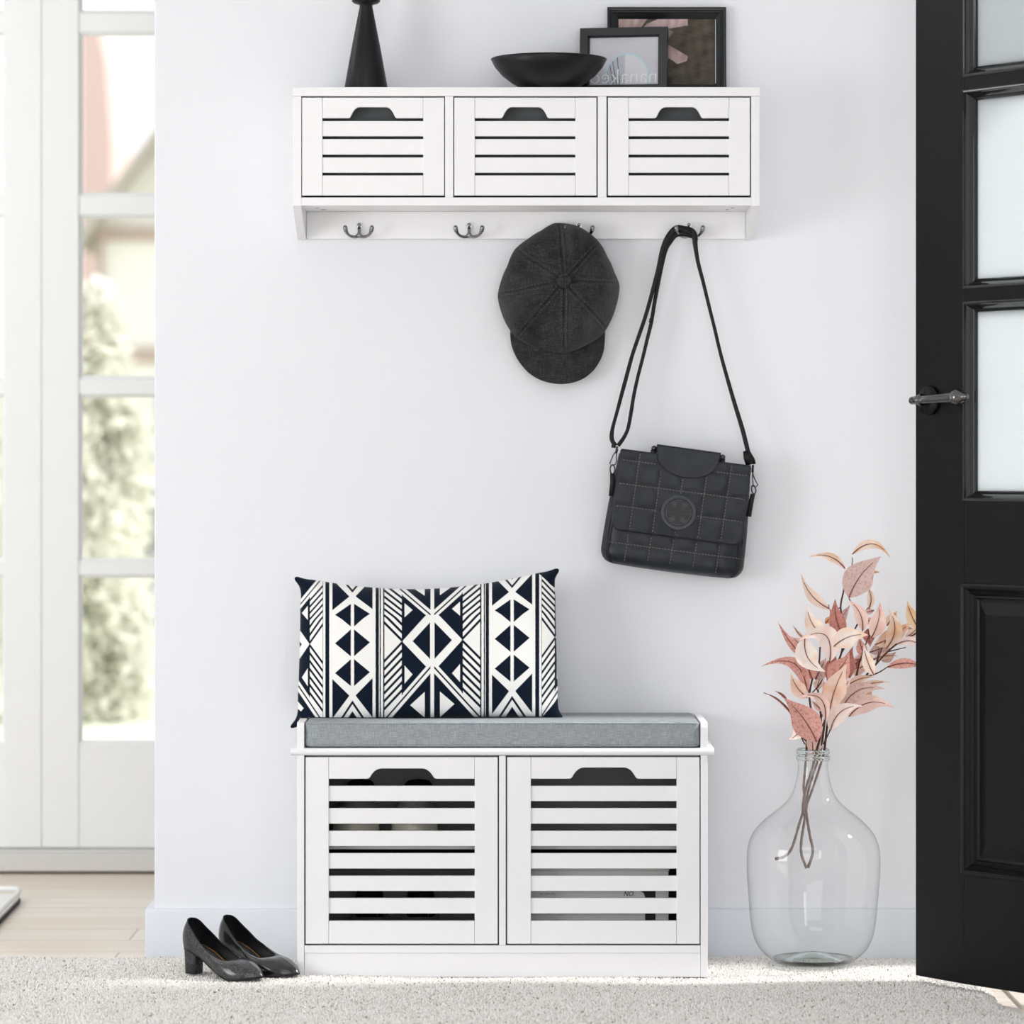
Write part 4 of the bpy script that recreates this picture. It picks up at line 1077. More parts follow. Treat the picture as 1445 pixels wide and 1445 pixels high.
# body: puffy box with rounded lower corners
b = MB(); nu_, nv_ = 90, 70
def body_uv(i, j):
    s, t_ = i*2-1, j
    v = 6+t_*156
    half = 94+ 8*math.sin(min(1, t_*1.1)*PI/2)
    r = 20; vb = 162
    if v > vb-r: half -= r-math.sqrt(max(0, r*r-(v-(vb-r))**2))
    return 92+s*half, v+(1-abs(s)**2)*1.5*t_
def bfront(i, j):
    u, v = body_uv(i, j); s = abs(i*2-1); e = (1-s**6)*(1-max(0, (j-.86)/.14)**3)
    return bag_pt(u, v, -.050-.032*e**.6*(.75+.25*j)-.0018*quilt(u, v))
b.grid(bfront, nu_, nv_)
def bback(i, j):
    u, v = body_uv(i, j); s = abs(i*2-1); e = (1-s**6)*(1-max(0, (j-.86)/.14)**3)
    return bag_pt(u, v, -.050+.040*e**.5)
b.grid(bback, nu_, nv_)
b.grid(lambda i, j: bag_pt(-2+i*188, 6, -.085+.075*j), 8, 4)
b.build('bag_body', M_bag, bag, recalc=False)
for s0 in (0, 1):
    b = MB(); pts = []
    for k in range(30):
        u, v = body_uv(s0, k/29*.985); u += 1.5 if s0 == 0 else -1.5
        pts.append(bag_pt(u+(5 if s0 == 0 else -5), v, -.075))
    b.tube(pts, .0018, 6); b.build('side_piping', M_bag2, bag)
# flap folding over the top
b = MB(); fl = []
def flap(i, j):
    if j < .15:
        q_ = j/.15; v = 9*(1-q_); y = -.012-(-.012-BF)*q_ ; a = q_*PI/2
        return bag_pt(i*184, 2.5*(1-math.sin(a))+.0, -.014+(BF+.014)*math.sin(a)**1.0)
    q_ = (j-.15)/.85; v = q_*113; u0, u1 = 0., 184.; r = 14
    half = 92.3+.8*q_
    if v > 113-r: half -= r-math.sqrt(max(0, r*r-(v-(113-r))**2))
    u = 92+(i*2-1)*half
    return bag_pt(u, v, BF-.0018*quilt(u, v)-.004*math.sin(q_*PI)*(1-abs(i*2-1)**3)+.002*q_)
b.grid(flap, 110, 90); b.build('flap', M_bag, bag, solid=.0028, recalc=False)
b = MB()
fe = [(0.5+(0), 3)]+[(.3, v) for v in (20, 50, 80)]
el = [(92-92.3-.8*q_/113, q_) for q_ in (2, 30, 60, 90, 99)]
arcL = [(14+math.cos(PI-k/6*PI/2)*14-.9, 99+math.sin(k/6*PI/2)*14) for k in range(1, 7)]
arcR = [(184-14+math.sin(k/6*PI/2)*14+.9, 99+math.cos(k/6*PI/2)*14) for k in range(0, 6)]
el = el+arcL+[(50, 113), (92, 113), (134, 113)]+arcR+[(184.9, 99), (184.6, 60), (184.2, 2)]
b.tube([bag_pt(u, v, BF+.001) for u, v in el], .0014, 6); b.build('flap_edge', M_bag2, bag)
# stitching
st = MB()
def stitch(p0, p1, yf_, step=4.4, ln=2.9, w_=.0009):
    (u0, v0), (u1, v1) = p0, p1; L = math.hypot(u1-u0, v1-v0); k = 0; t = 1.
    while t+ln < L:
        a, c = t/L, (t+ln)/L
        A_, B_ = (u0+(u1-u0)*a, v0+(v1-v0)*a), (u0+(u1-u0)*c, v0+(v1-v0)*c)
        st.tube([bag_pt(A_[0], A_[1], yf_(*A_)), bag_pt(B_[0], B_[1], yf_(*B_))], w_, 5); t += step
fy_ = lambda u, v: BF-.004*math.sin(max(0, min(1, v/113))*PI)*(1-abs((u-92)/92)**3)+.002*v/113-.0017
def byf(u, v):
    s = min(1, abs((u-92)/103)); j = (v-6)/156; e = (1-s**6)*(1-max(0, (j-.86)/.14)**3); return -.050-.032*max(e, 0)**.6*(.75+.25*j)-.0006
inner = lambda u, v: math.hypot(u-91, v-78) < 26
for u in (27, 59.3, 91, 124, 157):
    segs = [((u, 2), (u-1.5, 110))]
    if u == 91: segs = [((u, 30), (u, 52)), ((u-1, 104), (u-1, 111))]
    if u == 59.3: segs = [((u, 22), (u-1, 110))]
    if u == 124: segs = [((u, 22), (u-1, 110))]
    for a_, c_ in segs: stitch(a_, c_, fy_)
    stitch((u-1.5, 117), (u-2.5, 158), byf)
for v in (14.5, 47.8, 79.6):
    if v == 14.5: stitch((3, v), (53, v), fy_); stitch((137, v), (182, v), fy_)
    elif v == 79.6: stitch((3, v), (64, v), fy_); stitch((117, v), (182, v), fy_)
    else: stitch((3, v), (182, v), fy_)
stitch((-6, 132), (193, 132), byf)
for u0, u1 in ((4, 4), (180.5, 180.5)): stitch((u0, 18), (u1, 98), fy_, 4, 2.4, .0006)
stitch((16, 109.5), (168, 109.5), fy_, 4, 2.6, .0006)
for k in range(6):
    a = k/6*PI/2; a2 = (k+.6)/6*PI/2
    for cx_, sg in ((14, -1), (170, 1)):
        st.tube([bag_pt(cx_+sg*math.cos(q)*10.5, 99+math.sin(q)*10.5, fy_(cx_, 105)) for q in (a, a2)], .0004, 5)
stitch((-.5, 116), (-2.5, 158), byf, 4, 2.4, .0006); stitch((186.5, 116), (188, 158), byf, 4, 2.4, .0006)
st.build('stitching', M_thread, bag, recalc=False)
# rolled handle with its half-round tab
b = MB(); pts = []
tab = [(51, -11)]+[(94.5-43.5*math.cos(k/24*PI), -3+31*math.sin(k/24*PI)**.9 if 0 < k < 24 else -3) for k in range(25)]+[(138, -11)]
n_ = len(tab)
b.add([bag_pt(u, v, BF-.0075) for u, v in tab], [tuple(range(n_))], False)
b.add([bag_pt(u, v, BF-.0045) for u, v in tab], [tuple(reversed(range(n_)))], False)
b.add([bag_pt(u, v, BF-.0075) for u, v in tab]+[bag_pt(u, v, BF-.0045) for u, v in tab], [(i, i+1, n_+i+1, n_+i) for i in range(n_-1)], True)
b.build('handle_tab', M_bag, bag, recalc=False)
b = MB(); b.tube([bag_pt(u, v, BF-.0078) for u, v in tab[1:-1]], .0009, 5); b.build('tab_edge', M_bag2, bag)
b = MB()
tb2 = [(94.5-39*math.cos(k/46*PI), -4+27.5*math.sin(k/46*PI)) for k in range(47)]
for k in range(0, 46, 2): b.tube([bag_pt(*tb2[k], BF-.0078), bag_pt(*tb2[k+1], BF-.0078)], .0003, 4)
b.build('tab_stitching', mat('dark_thread', '#3c3a38', .8), bag, recalc=False)
b = MB(); b.tube([bag_pt(49, -7.8, BF+.004), bag_pt(140, -7.2, BF+.004)], .0085, 16, flat=.9); b.build('handle_roll', M_bag, bag)
for u in (45.5, 143):
    MB().ball(bag_pt(u, -7.3, BF+.001), .0056, 16).build('metal_ball', M_gun, bag)
    MB().tube([bag_pt(u, 2, BF+.004), bag_pt(u, -5, BF+.004)], .006, 10).build('handle_lug', M_bag2, bag)
# emblem
EC = (91., 78.)
ey = BF-.0068
def disc(b, r, y, n=64, dy=.0):
    b.add([bag_pt(EC[0]+r*math.cos(2*PI*k/n), EC[1]+r*math.sin(2*PI*k/n), y) for k in range(n)], [tuple(range(n))], False)
b = MB(); n = 64
for (r0, ya), (r1, yc) in (((24.6, BF-.002), (24.6, ey-.001)), ((24.6, ey-.001), (23.6, ey-.002)), ((23.6, ey-.002), (20, ey-.0016)), ((20, ey-.0016), (19.2, ey-.0004)), ((19.2, ey-.0004), (18.4, ey-.0018)), ((18.4, ey-.0018), (17, ey-.0018)), ((17, ey-.0018), (16.4, ey)), ((16.4, ey), (0.01, ey))):
    b.add([bag_pt(EC[0]+r*math.cos(2*PI*k/n), EC[1]+r*math.sin(2*PI*k/n), y) for r, y in ((r0, ya), (r1, yc)) for k in range(n)], [(k, (k+1) % n, n+(k+1) % n, n+k) for k in range(n)], True)
em = b.build('round_emblem', mat('emblem_leather', '#33373e', .38, spec=.5), bag, recalc=False)
b = MB()
for k in range(56):
    a = 2*PI*k/56; b.tube([bag_pt(EC[0]+21.6*math.cos(q), EC[1]+21.6*math.sin(q), ey-.0021) for q in (a, a+.06)], .00035, 4)
b.build('emblem_stitching', mat('dark_thread'), em, recalc=False)
half = [(0, -235), (102, -235), (102, -200), (48, -190), (44, -140), (62, -112), (85, -98), (108, -112), (118, -145), (198, -145), (198, -10), (0, -10)]
up_ = half+[(-x, y) for x, y in reversed(half[1:-1])]
h2 = [(0, 10), (198, 10), (198, 105), (120, 105), (110, 78), (85, 62), (60, 78), (46, 105), (48, 150), (100, 165), (100, 195), (0, 195)]
dn_ = h2+[(-x, y) for x, y in reversed(h2[1:-1])]
b = MB(); b.xf = lambda u, d, v: bag_pt(EC[0]+u/13.14, EC[1]+v/13.14+.5, d)
for poly in (up_, dn_):
    b.prism(poly, ey+.0005, ey-.0032, 'y')
b.build('emblem_motif', mat('emblem_motif_leather', '#08090a', .4, spec=.5), em)
# side hardware
def ring_(b, c, rx, rz, y, r=.0014, rot=0.):
    pts = [P(c[0]+rx*math.cos(a)*math.cos(rot)-rz*math.sin(a)*math.sin(rot), c[1]+rx*math.cos(a)*math.sin(rot)+rz*math.sin(a)*math.cos(rot), y) for a in np.linspace(0, 2*PI, 25)]
    b.tube(pts, r, 8)
yh = -.062
b = MB(); ring_(b, (864.2, 662.5), 3.2, 6.5, yh); pl = [P(x, y, yh) for x, y in ((872, 634), (870, 640), (869.8, 652), (868, 655.5), (862, 657), (860.5, 654), (866, 641), (868.5, 638))]
b.tube(pl, .0011, 8); b.tube([P(871, 630, yh), P(869, 640, yh)], .0022, 8); b.build('snap_hook', M_gun, bag)
b = MB(); ring_(b, (1063.5, 691), 2.8, 6.2, yh, rot=-.15); pl = [P(x, y, yh) for x, y in ((1062, 665), (1063, 671), (1067, 680), (1069.5, 684), (1066, 688), (1063, 686.5), (1062, 676), (1062, 668))]
b.tube(pl, .0011, 8); b.tube([P(1062.5, 656, yh), P(1062, 667, yh)], .0024, 8); b.build('snap_hook', M_gun, bag)
b = MB()
b.tube([P(864, 668, yh), P(864.5, 680, yh), P(862.5, 700, yh)], [.0045, .005, .005], 8, flat=.4); b.build('side_tab', M_bag2, bag)
b = MB(); b.tube([P(1062.5, 697, yh), P(1060, 708, yh), P(1056.5, 729, yh)], [.0045, .005, .005], 8, flat=.4); b.build('side_tab', M_bag2, bag)
# strap
M_strap = mat('black_strap_leather', '#0c0d0f', .45, spec=.3, bump=(400, .1, .0004))
def strap(pts, w_, name='strap', flat=.45):
    p = spline(pts, 5); b = MB(); W3 = [P(x, y, d) for x, y, d in p]
    wi = np.interp(np.linspace(0, 1, len(p)), np.linspace(0, 1, len(w_)), w_)
    b.tube(W3, list(wi), 10, flat=flat, up=(0, -1, 0)); return b
b = strap([(977, 333, -.050), (970, 326, -.052), (962, 322.5, -.050), (954, 322.5, -.050), (946, 330, -.050), (939, 342, -.048), (934, 357, -.046), (929, 380, -.045), (925, 395, -.045), (917, 425, -.045), (909, 452, -.045), (899, 481, -.045), (892, 502, -.046), (886, 524, -.048), (879, 550, -.05), (871, 580, -.054), (865, 602, -.058), (863, 615, -.06), (864.5, 623, -.061), (869, 629, -.062)], [.005, .0065, .006, .0055, .0045, .004, .0038, .0038, .004, .0034, .0045, .0042])
b.build('strap', M_strap, bag)
b = strap([(980, 334, -.045), (972, 331, -.046), (962, 329, -.045), (952, 332, -.045), (945, 341, -.043), (939, 352, -.041), (934, 372, -.040), (929, 398, -.040), (924, 425, -.040), (919, 455, -.041), (913, 480, -.042), (907, 505, -.044), (900, 532, -.047), (894, 560, -.051), (890, 585, -.055), (886, 605, -.059), (880, 618, -.061), (872, 629, -.062)], [.005, .006, .006, .005, .0042, .0038, .0036, .0034, .0038, .0036, .0042])
b.build('strap', M_strap, bag)
b = strap([(958, 324, -.048), (968, 323, -.048), (977, 327, -.050), (980.5, 335, -.050), (981, 345, -.049), (985, 370, -.047), (992, 397, -.046), (1000, 430, -.046), (1008, 462, -.047), (1017, 500, -.048), (1028, 540, -.05), (1038, 574, -.054), (1048, 607, -.058), (1055, 635, -.06), (1060, 652, -.062)], [.005, .006, .006, .004, .0036, .0034, .0036, .0042, .0046, .0042])
b.build('strap', M_strap, bag)
b = MB(); b.tube([P(1052, 636, -.063), P(1055, 645, -.064), P(1058, 656, -.064)], [.005, .0085, .0075], 10, flat=.35)
b.tube([P(1057, 638, -.062), P(1063, 649, -.062), P(1064.5, 655, -.062)], [.003, .0035, .003], 8, flat=.4); b.build('strap_end', M_strap, bag)
for x, y, a in ((919, 452, .2), (866, 628.5, 0)):
    MB().tube([P(x-3, y, -.048), P(x+3, y+1, -.048)], .0042, 8, flat=.6).build('strap_keeper', M_strap, bag)

# ------------------------------------------------------------------ glass demijohn vase
VY = -.152; VC = (X(1147.3, VY), VY)
vq = (VY+DIST)/FPX
vprof = [(1056.0, 21.2), (1057.2, 22.6), (1059.5, 23.2), (1063, 23), (1065.2, 21.4), (1067, 22.2), (1069, 23.8), (1071.5, 23.2), (1074, 21.4), (1082, 21), (1094, 22.2), (1106, 25), (1117, 28.6), (1127, 34), (1137, 43.5), (1147, 56), (1157, 68.5), (1167, 78.5), (1178, 86.5), (1190, 91.2), (1203, 93.3), (1225, 93.6), (1250, 92.6), (1275, 90.8), (1298, 88.6), (1317, 85.2), (1332, 79.6), (1344, 71), (1353, 60), (1358.5, 50), (1360.5, 42)]
vp = [(r*vq, Zc(py, VY)) for py, r in vprof]
vbase = vp[-1][1]
vp = [(r, max(.0035, z)) for r, z in vp]
vp[-1] = (vp[-1][0], .0035)
vase = thing('glass_vase', 'large clear glass demijohn vase standing on the rug right of the bench', 'vase', (VC[0], VC[1], .0035))
def wob(r, z, th, amp):
    return r*(1+amp*(.006*math.sin(3*th+z*14)+.004*math.sin(5*th-z*23+1)+.003*math.sin(2*th+z*40)))
vp2 = spline(vp, 4)
th_ = [.0042 if (z < .06) else .0028 for r, z in vp2]
inner_p = [(max(r-t_, .002), z) for (r, z), t_ in zip(vp2, th_)]
k_in = [p for p in inner_p if p[1] > .012]
punt_unused = [(.030, .022), (.018, .028), (.006, .030), (0.0005, .0305)]
punt_o = [(.048, .0045), (.036, .010), (.022, .017), (.008, .020), (0.0005, .0205)]
ring_list = list(reversed([(0.0005, .0205), (.008, .020), (.022, .017), (.036, .010), (.050, .0045)]))
outer = vp2+ring_list
N = 120
def vmesh(prof_, amp):
    b = MB(); V = []
    for r, z in prof_:
        for j in range(N):
            t_ = 2*PI*j/N; rr2 = wob(r, z, t_, amp if z < .3 else .25); V.append((VC[0]+math.cos(t_)*rr2, VC[1]+math.sin(t_)*rr2, z))
    b.add(V, [(i*N+j, i*N+(j+1) % N, (i+1)*N+(j+1) % N, (i+1)*N+j) for i in range(len(prof_)-1) for j in range(N)], True); return b
def thin_glass(name, centre, edge):
    m = bpy.data.materials.new(name); m.use_nodes = True; nt = m.node_tree; n = nt.nodes; L = nt.links
    n.remove(n['Principled BSDF']); out = n['Material Output']
    lw = n.new('ShaderNodeLayerWeight'); lw.inputs['Blend'].default_value = .5
    pw = n.new('ShaderNodeMath'); pw.operation = 'POWER'; pw.inputs[1].default_value = 4.; L.new(lw.outputs['Facing'], pw.inputs[0])
    fr = n.new('ShaderNodeMath'); fr.operation = 'MULTIPLY_ADD'; fr.inputs[1].default_value = .6; fr.inputs[2].default_value = .045; L.new(pw.outputs[0], fr.inputs[0])
    p2 = n.new('ShaderNodeMath'); p2.operation = 'POWER'; p2.inputs[1].default_value = 7.; L.new(lw.outputs['Facing'], p2.inputs[0])
    mx = n.new('ShaderNodeMix'); mx.data_type = 'RGBA'; mx.inputs[6].default_value = lin(centre); mx.inputs[7].default_value = lin(edge); L.new(p2.outputs[0], mx.inputs[0])
    tr = n.new('ShaderNodeBsdfTransparent'); L.new(mx.outputs[2], tr.inputs[0])
    gl = n.new('ShaderNodeBsdfGlossy'); gl.inputs['Roughness'].default_value = .015
    nz = n.new('ShaderNodeTexNoise'); nz.inputs['Scale'].default_value = 9; tc = n.new('ShaderNodeTexCoord'); L.new(tc.outputs['Object'], nz.inputs['Vector'])
    bp = n.new('ShaderNodeBump'); bp.inputs['Strength'].default_value = .25; bp.inputs['Distance'].default_value = .008; L.new(nz.outputs['Fac'], bp.inputs['Height']); L.new(bp.outputs[0], gl.inputs['Normal'])
    ms = n.new('ShaderNodeMixShader'); L.new(fr.outputs[0], ms.inputs[0]); L.new(tr.outputs[0], ms.inputs[1]); L.new(gl.outputs[0], ms.inputs[2]); L.new(ms.outputs[0], out.inputs[0])
    return m
M_blown = thin_glass('clear_blown_glass', '#ffffff', '#a9b2b0')
vmesh([(.0205, vp2[0][1]-.002)]+vp2, 1.).build('vase_body', M_blown, vase)
zr_ = vp2[0][1]
for py_, r_t in ((1060.5, 22.9), (1069.3, 23.6)):
    b = MB(); zc_ = Zc(py_, VY); b.lathe([((r_t-2.6)*vq, zc_-.004), (r_t*vq-.001, zc_-.0042), (r_t*vq, zc_), (r_t*vq-.001, zc_+.0042), ((r_t-2.6)*vq, zc_+.004), ((r_t-2.6)*vq, zc_-.004)], (VC[0], VC[1], 0), 64)
    b.build('neck_ring', mat('thick_clear_glass', '#f4faf8', 0., trans=1., ior=1.45), vase)
zb2 = .0036
b = MB(); rb = 46*vq
b.lathe([(.0004, zb2+.016), (.02, zb2+.014), (.040, zb2+.006), (.052, zb2), (rb, zb2+.0002), (rb+.008, zb2+.004), (rb+.015, zb2+.011), (rb+.008, zb2+.009), (rb-.004, zb2+.0065), (.052, zb2+.008), (.040, zb2+.014), (.02, zb2+.021), (.0004, zb2+.023)], (VC[0], VC[1], 0), 96)
b.build('vase_base', mat('thick_base_glass', '#e9f2ef', 0., trans=1., ior=1.45), vase)

# ------------------------------------------------------------------ dried style branches in the vase
def lz(x, y): return (1050+x/4.661, 750+y/4.661)
PAL = {'mauve': ('#d6bab4', '#b8968f'), 'rose': ('#c58a81', '#a3655d'), 'pink': ('#f3d6cc', '#e6b9ad'), 'pale': ('#f9e8e1', '#f2d3c8'), 'peach': ('#f5d9c8', '#eebf9f'), 'cream': ('#fdf1e8', '#f6cfa9'), 'beige': ('#f0dacb', '#e6ba93'), 'orange': ('#f2d3ae', '#e4ad73'), 'mott': ('#e2ada2', '#c07c71')}
def leaf_mat(k):
    nm = 'leaf_'+k
    if nm in MATS: return MATS[nm]
    m = mat(nm, PAL[k][0], .6, spec=.25, translucent=.22); nt = m.node_tree; n = nt.nodes; L = nt.links
    tc = n.new('ShaderNodeTexCoord'); nz = n.new('ShaderNodeTexNoise'); nz.inputs['Scale'].default_value = 230 if k in ('mott', 'rose', 'mauve') else 26; nz.inputs['Detail'].default_value = 5 if k in ('mott', 'rose', 'mauve') else 1
    L.new(tc.outputs['Object'], nz.inputs['Vector']); cr = n.new('ShaderNodeValToRGB'); cr.color_ramp.elements[0].position = .48; cr.color_ramp.elements[1].position = .72
    cr.color_ramp.elements[0].color = lin(PAL[k][0]); cr.color_ramp.elements[1].color = lin(PAL[k][1]); L.new(nz.outputs['Fac'], cr.inputs[0])
    L.new(cr.outputs[0], n['Principled BSDF'].inputs['Base Color'])
    for q in n:
        if q.bl_idname == 'ShaderNodeBsdfTranslucent': L.new(cr.outputs[0], q.inputs[0])
    return m
M_rib = mat('leaf_midrib', '#7c3b2c', .6); M_stem = mat('branch_bark', '#4c2c22', .7, bump=(200, .4, .001)); M_root = mat('grey_brown_twig', '#7c6f69', .85, bump=(260, .6, .0015))
def leaf(parent, base, tip, wd, colr, bend=0., dep=0., curl=.25, dtip=None, fat=.42, twist=0.):
    """base and tip in photo pixels; wd width in px; bend sideways in px; dep depth offset toward the camera"""
    bx0, by0 = base; tx_, ty_ = tip; dx, dy = tx_-bx0, ty_-by0; L = math.hypot(dx, dy); nx_, ny_ = -dy/L, dx/L
    bend *= .8; wd *= 1.08; yb0 = VY-.01-dep; yt = yb0-(dtip if dtip is not None else .015)
    ns, nw = 22, 9; rows_ = []; mid = []
    for i in range(ns):
        s = i/(ns-1); bow = bend*4*s*(1-s)
        cx_, cy2 = bx0+dx*s+nx_*bow, by0+dy*s+ny_*bow
        # tangent
        db = bend*4*(1-2*s); tx2, ty2 = dx+nx_*db, dy+ny_*db; tl = math.hypot(tx2, ty2); mx, my = -ty2/tl, tx2/tl
        e = s**(math.log(.5)/math.log(fat)); w2 = wd*.57*(math.sin(e*PI)**.9)*(1-.50*(lambda t: t*t*(3-2*t))(max(0, (s-.35)/.65))) if 0 < s < 1 else 0.001
        yy_ = yb0+(yt-yb0)*s+.006*math.sin(s*PI)
        row = []
        for j in range(nw):
            q_ = j/(nw-1)*2-1; a = q_*curl*2.2
            lat = w2*q_; yo = abs(q_)**1.5*curl*w2*.0014*1.2+q_*twist*w2*.0014
            row.append(P(cx_+mx*lat, cy2+my*lat, yy_-yo+.0006*math.sin(s*30+j)))
        rows_.append(row); mid.append(P(cx_, cy2, yy_-.0009))
    b = MB(); b.mi = 0; V = [p for r in rows_ for p in r]
    b.add(V, [(i*nw+j, (i+1)*nw+j, (i+1)*nw+j+1, i*nw+j+1) for i in range(ns-1) for j in range(nw-1)], True)
    b.mi = 1; k0 = int(ns*.86); b.tube(mid[:k0], [.0012-.0008*i/k0 for i in range(k0)], 5)
    return b.build('leaf', [leaf_mat(colr), M_rib], parent, recalc=False)
def branch(label, paths, leaves, stems_depth):
    p0 = paths[0][0]
    t = thing('leafy_branch', label, 'branch', P(*p0[:2], VY))
    b = MB()
    for pth, r0, r1, m_ in ((q[0], q[1], q[2], q[3]) for q in [(p, *r) for p, r in zip(paths, stems_depth)]):
        pts = spline(pth, 5); n_ = len(pts)
        rad_ = [(r0+(r1-r0)*i/(n_-1))*1.3 for i in range(n_)]; ks = max([i for i in range(n_) if pts[i][1] > 1062]+[0])
        if ks > 1: b.mi = 1; b.tube([P(*q) for q in pts[:ks+1]], [x*.95*(1+.12*math.sin(i_*2.3)) for i_, x in enumerate(rad_[:ks+1])], 8)
        b.mi = 0; b.tube([P(*q) for q in pts[ks:]], rad_[ks:], 8)
    b.build('stem', [M_stem, M_root], t)
    for lf in leaves: leaf(t, lz(*lf[0]), lz(*lf[1]), lf[2]/4.661, *lf[3:])
    return t
def S(pts, d0, d1): n = len(pts); return [(*lz(*p), VY-.01-(d0+(d1-d0)*i/(n-1))) for i, p in enumerate(pts)]
B_ = VY
inside = lambda *p: [(x, y, VY+d) for x, y, d in p]
# branch 1: upright centre, tall top leaves
branch('upright centre branch of pink leaves with the tallest leaf tips, in the glass vase',
 [inside((1138, 1225, 0), (1131, 1205, -.004), (1131, 1185, -.004), (1135, 1160, 0), (1137, 1138, .002), (1141, 1115, .004), (1150, 1085, .004), (1158, 1060, .004))+S([(530, 1250), (545, 1100), (575, 950), (640, 800), (655, 640), (635, 500), (655, 385), (665, 270)], .0, .0),
  S([(640, 800), (730, 640), (750, 560), (690, 440)], 0, .0), S([(655, 385), (690, 310), (708, 235), (712, 170)], 0, 0), S([(635, 500), (570, 520), (555, 480)], 0, 0), S([(730, 640), (790, 540), (815, 500)], 0, -.005), S([(575, 950), (560, 850), (530, 740)], .01, .02)],
 [((665, 245), (425, 168), 46, 'beige', 12, -.005, .3), ((712, 150), (965, 178), 52, 'beige', -22, -.005, .3), ((690, 437), (902, 165), 165, 'mauve', -8, .03, .15),
  ((566, 510), (375, 275), 62, 'beige', -10, -.01, .3), ((830, 275), (897, 272), 18, 'orange', -2, -.02, .2), ((818, 515), (800, 348), 42, 'beige', 7, -.02, .3),
  ((855, 518), (768, 533), 28, 'mauve', -1, -.005, .2), ((660, 700), (600, 443), 92, 'rose', -6, .02, .25), ((780, 655), (683, 450), 72, 'pink', 9, .01, .3),
  ((560, 740), (645, 570), 120, 'peach', 0, .0, .2), ((535, 605), (580, 550), 34, 'orange', 0, -.01, .2), ((600, 590), (560, 500), 30, 'beige', 0, .0, .2), ((590, 640), (700, 480), 60, 'mauve', 0, -.03, .2)],
 [(.0022, .0012, 0), (.0012, .0008, 0), (.001, .0006, 0), (.0008, .0005, 0), (.0009, .0006, 0), (.001, .0006, 0)])
# branch 2: right leaning
branch('long branch leaning right toward the black door with many pale pink leaves',
 [inside((1140, 1225, .004), (1147, 1202, .006), (1143, 1180, .006), (1139, 1155, .006), (1138, 1138, .006), (1146, 1115, .010), (1156, 1085, .010), (1163, 1060, .008))+S([(560, 1220), (640, 1140), (740, 1020), (800, 950), (870, 870), (950, 785), (1040, 715), (1130, 670), (1180, 600)], .0, .02),
  S([(800, 955), (880, 930), (960, 880)], .005, .02), S([(740, 1020), (750, 900), (800, 740), (850, 640)], .0, .0), S([(870, 870), (920, 740), (990, 660)], .0, 0), S([(950, 790), (1065, 762)], .0, 0), S([(870, 870), (890, 770)], 0, 0)],
 [((590, 757), (818, 682), 112, 'cream', -8, .06, .25), ((838, 698), (893, 463), 92, 'pink', 5, .02, .3), ((935, 770), (945, 505), 88, 'beige', 14, .01, .3), ((860, 745), (1107, 583), 92, 'peach', 5, .0, .25),
  ((985, 645), (1130, 645), 34, 'beige', -3, -.02, .2), ((1150, 640), (1073, 453), 70, 'orange', -3, .02, .25), ((1000, 745), (1190, 800), 48, 'pale', -14, .02, .25), ((845, 845), (1017, 822), 42, 'beige', -4, -.01, .25),
  ((825, 795), (1010, 712), 68, 'mauve', 2, -.02, .2), ((945, 893), (1200, 900), 56, 'mott', -8, .03, .3), ((855, 945), (788, 745), 66, 'cream', -3, .05, .3), ((735, 955), (800, 770), 90, 'pink', -2, -.01, .2),
  ((680, 1012), (860, 955), 46, 'beige', -4, .01, .25), ((720, 1050), (967, 992), 40, 'beige', -6, .02, .3), ((815, 640), (830, 760), 70, 'rose', 0, -.02, .2), ((940, 620), (1010, 520), 60, 'beige', 0, -.02, .2),
  ((770, 1120), (850, 1000), 60, 'beige', 0, -.03, .2), ((790, 600), (860, 570), 40, 'beige', 0, -.03, .2),
  ((880, 760), (1000, 600), 74, 'pink', 4, -.01, .3), ((800, 820), (760, 690), 60, 'mott', -3, .0, .2), ((905, 850), (1000, 790), 50, 'mauve', 2, -.01, .2), ((760, 900), (850, 800), 62, 'peach', 3, .01, .25), ((1060, 700), (1150, 620), 50, 'beige', 2, .0, .2), ((700, 900), (780, 830), 54, 'rose', 0, -.01, .2)],
 [(.0023, .0011, 0), (.0012, .0007, 0), (.0012, .0008, 0), (.001, .0006, 0), (.001, .0006, 0), (.0011, .0005, 0)])
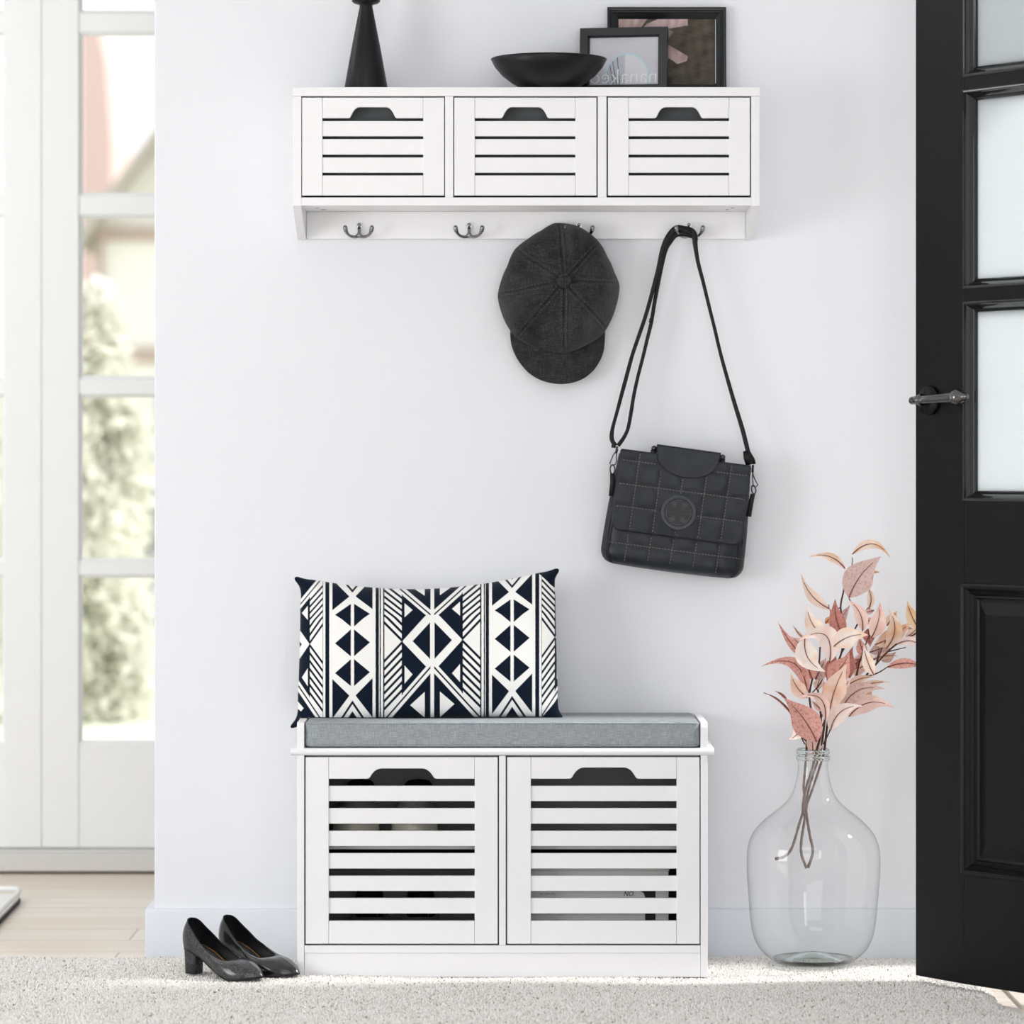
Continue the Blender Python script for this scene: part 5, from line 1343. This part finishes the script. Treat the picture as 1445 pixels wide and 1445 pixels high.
# branch 3: left leaning
branch('branch leaning left with rose leaves and long thin drooping tips',
 [inside((1094, 1212, -.02), (1108, 1208, -.016), (1118, 1195, -.012), (1128, 1162, -.008), (1136, 1135, -.004), (1134, 1112, -.004), (1136, 1085, -.004), (1138, 1060, -.004))+S([(415, 1340), (440, 1200), (430, 1080), (450, 970), (490, 880), (500, 760)], .0, .02),
  S([(400, 1400), (345, 1290), (300, 1180), (220, 1100), (128, 1060)], .02, .03), S([(430, 1080), (420, 1000), (425, 950)], 0, 0), S([(410, 1380), (370, 1340), (330, 1290)], .03, .04), S([(430, 1080), (500, 1000), (560, 880)], 0, .01)],
 [((548, 700), (415, 477), 92, 'cream', -10, .05, .25), ((410, 842), (222, 593), 46, 'mott', -4, .02, .3), ((400, 700), (537, 922), 124, 'cream', 14, .06, .2), ((562, 862), (350, 720), 120, 'pale', 36, .055, .25),
  ((408, 716), (320, 612), 22, 'beige', -2, .0, .2), ((415, 1068), (113, 888), 74, 'mott', 34, .02, .35), ((418, 1092), (308, 932), 80, 'peach', -5, .035, .25), ((452, 972), (430, 825), 84, 'mott', -4, .02, .2), ((470, 975), (540, 830), 95, 'mauve', 0, .01, .2),
  ((345, 1265), (125, 1060), 13, 'rose', 9, .025, .2), ((372, 1270), (290, 1368), 62, 'pale', -6, .04, .2), ((482, 690), (465, 608), 34, 'rose', -2, .0, .2), ((400, 770), (310, 690), 60, 'pink', 0, .01, .2)],
 [(.0024, .0012, 0), (.001, .0006, 0), (.001, .0008, 0), (.0012, .0008, 0), (.001, .0007, 0)])
# branch 4: short front
branch('short front branch with a big mottled rose leaf hanging over the vase neck',
 [inside((1133, 1150, -.008), (1134, 1130, -.008), (1138, 1110, -.008), (1146, 1085, -.010), (1152, 1060, -.010))+S([(500, 1350), (505, 1230), (495, 1120), (485, 1040)], .02, .02),
  S([(500, 1300), (560, 1200), (600, 1160), (635, 1150)], .02, .03), S([(505, 1230), (555, 1100), (545, 960)], .02, .01), S([(520, 1400), (560, 1320), (580, 1240)], .02, .02), S([(545, 960), (560, 880)], .02, .01)],
 [((478, 1385), (262, 1095), 158, 'mott', 6, .07, .2), ((285, 1115), (197, 1048), 16, 'rose', 3, .055, .2), ((532, 1252), (343, 1092), 60, 'pink', 26, .085, .3), ((568, 1312), (785, 1148), 92, 'pale', -16, .06, .25), ((690, 1218), (992, 1163), 96, 'pink', -18, .03, .25),
  ((640, 1172), (928, 1037), 96, 'mauve', -18, .045, .25), ((565, 1165), (678, 868), 128, 'peach', -4, .06, .2), ((558, 990), (695, 795), 125, 'mott', 3, .03, .2), ((555, 985), (588, 768), 74, 'rose', 2, .02, .25), ((695, 965), (718, 755), 76, 'rose', -5, .015, .25),
  ((545, 1205), (520, 975), 62, 'mott', 2, .02, .25), ((475, 1042), (505, 945), 52, 'beige', 0, .0, .2), ((455, 1470), (440, 1260), 66, 'pink', 0, .0, .15), ((480, 1460), (500, 1230), 60, 'pale', 0, -.01, .15), ((600, 1140), (560, 1000), 50, 'mauve', 0, 0., .2), ((610, 1060), (700, 960), 60, 'pale', 3, .03, .2), ((650, 1100), (760, 1010), 54, 'mauve', -4, .0, .2), ((520, 1180), (440, 1110), 40, 'pink', 0, .03, .2)],
 [(.0024, .0014, 0), (.0012, .0008, 0), (.0012, .0008, 0), (.0012, .0007, 0), (.001, .0007, 0)])
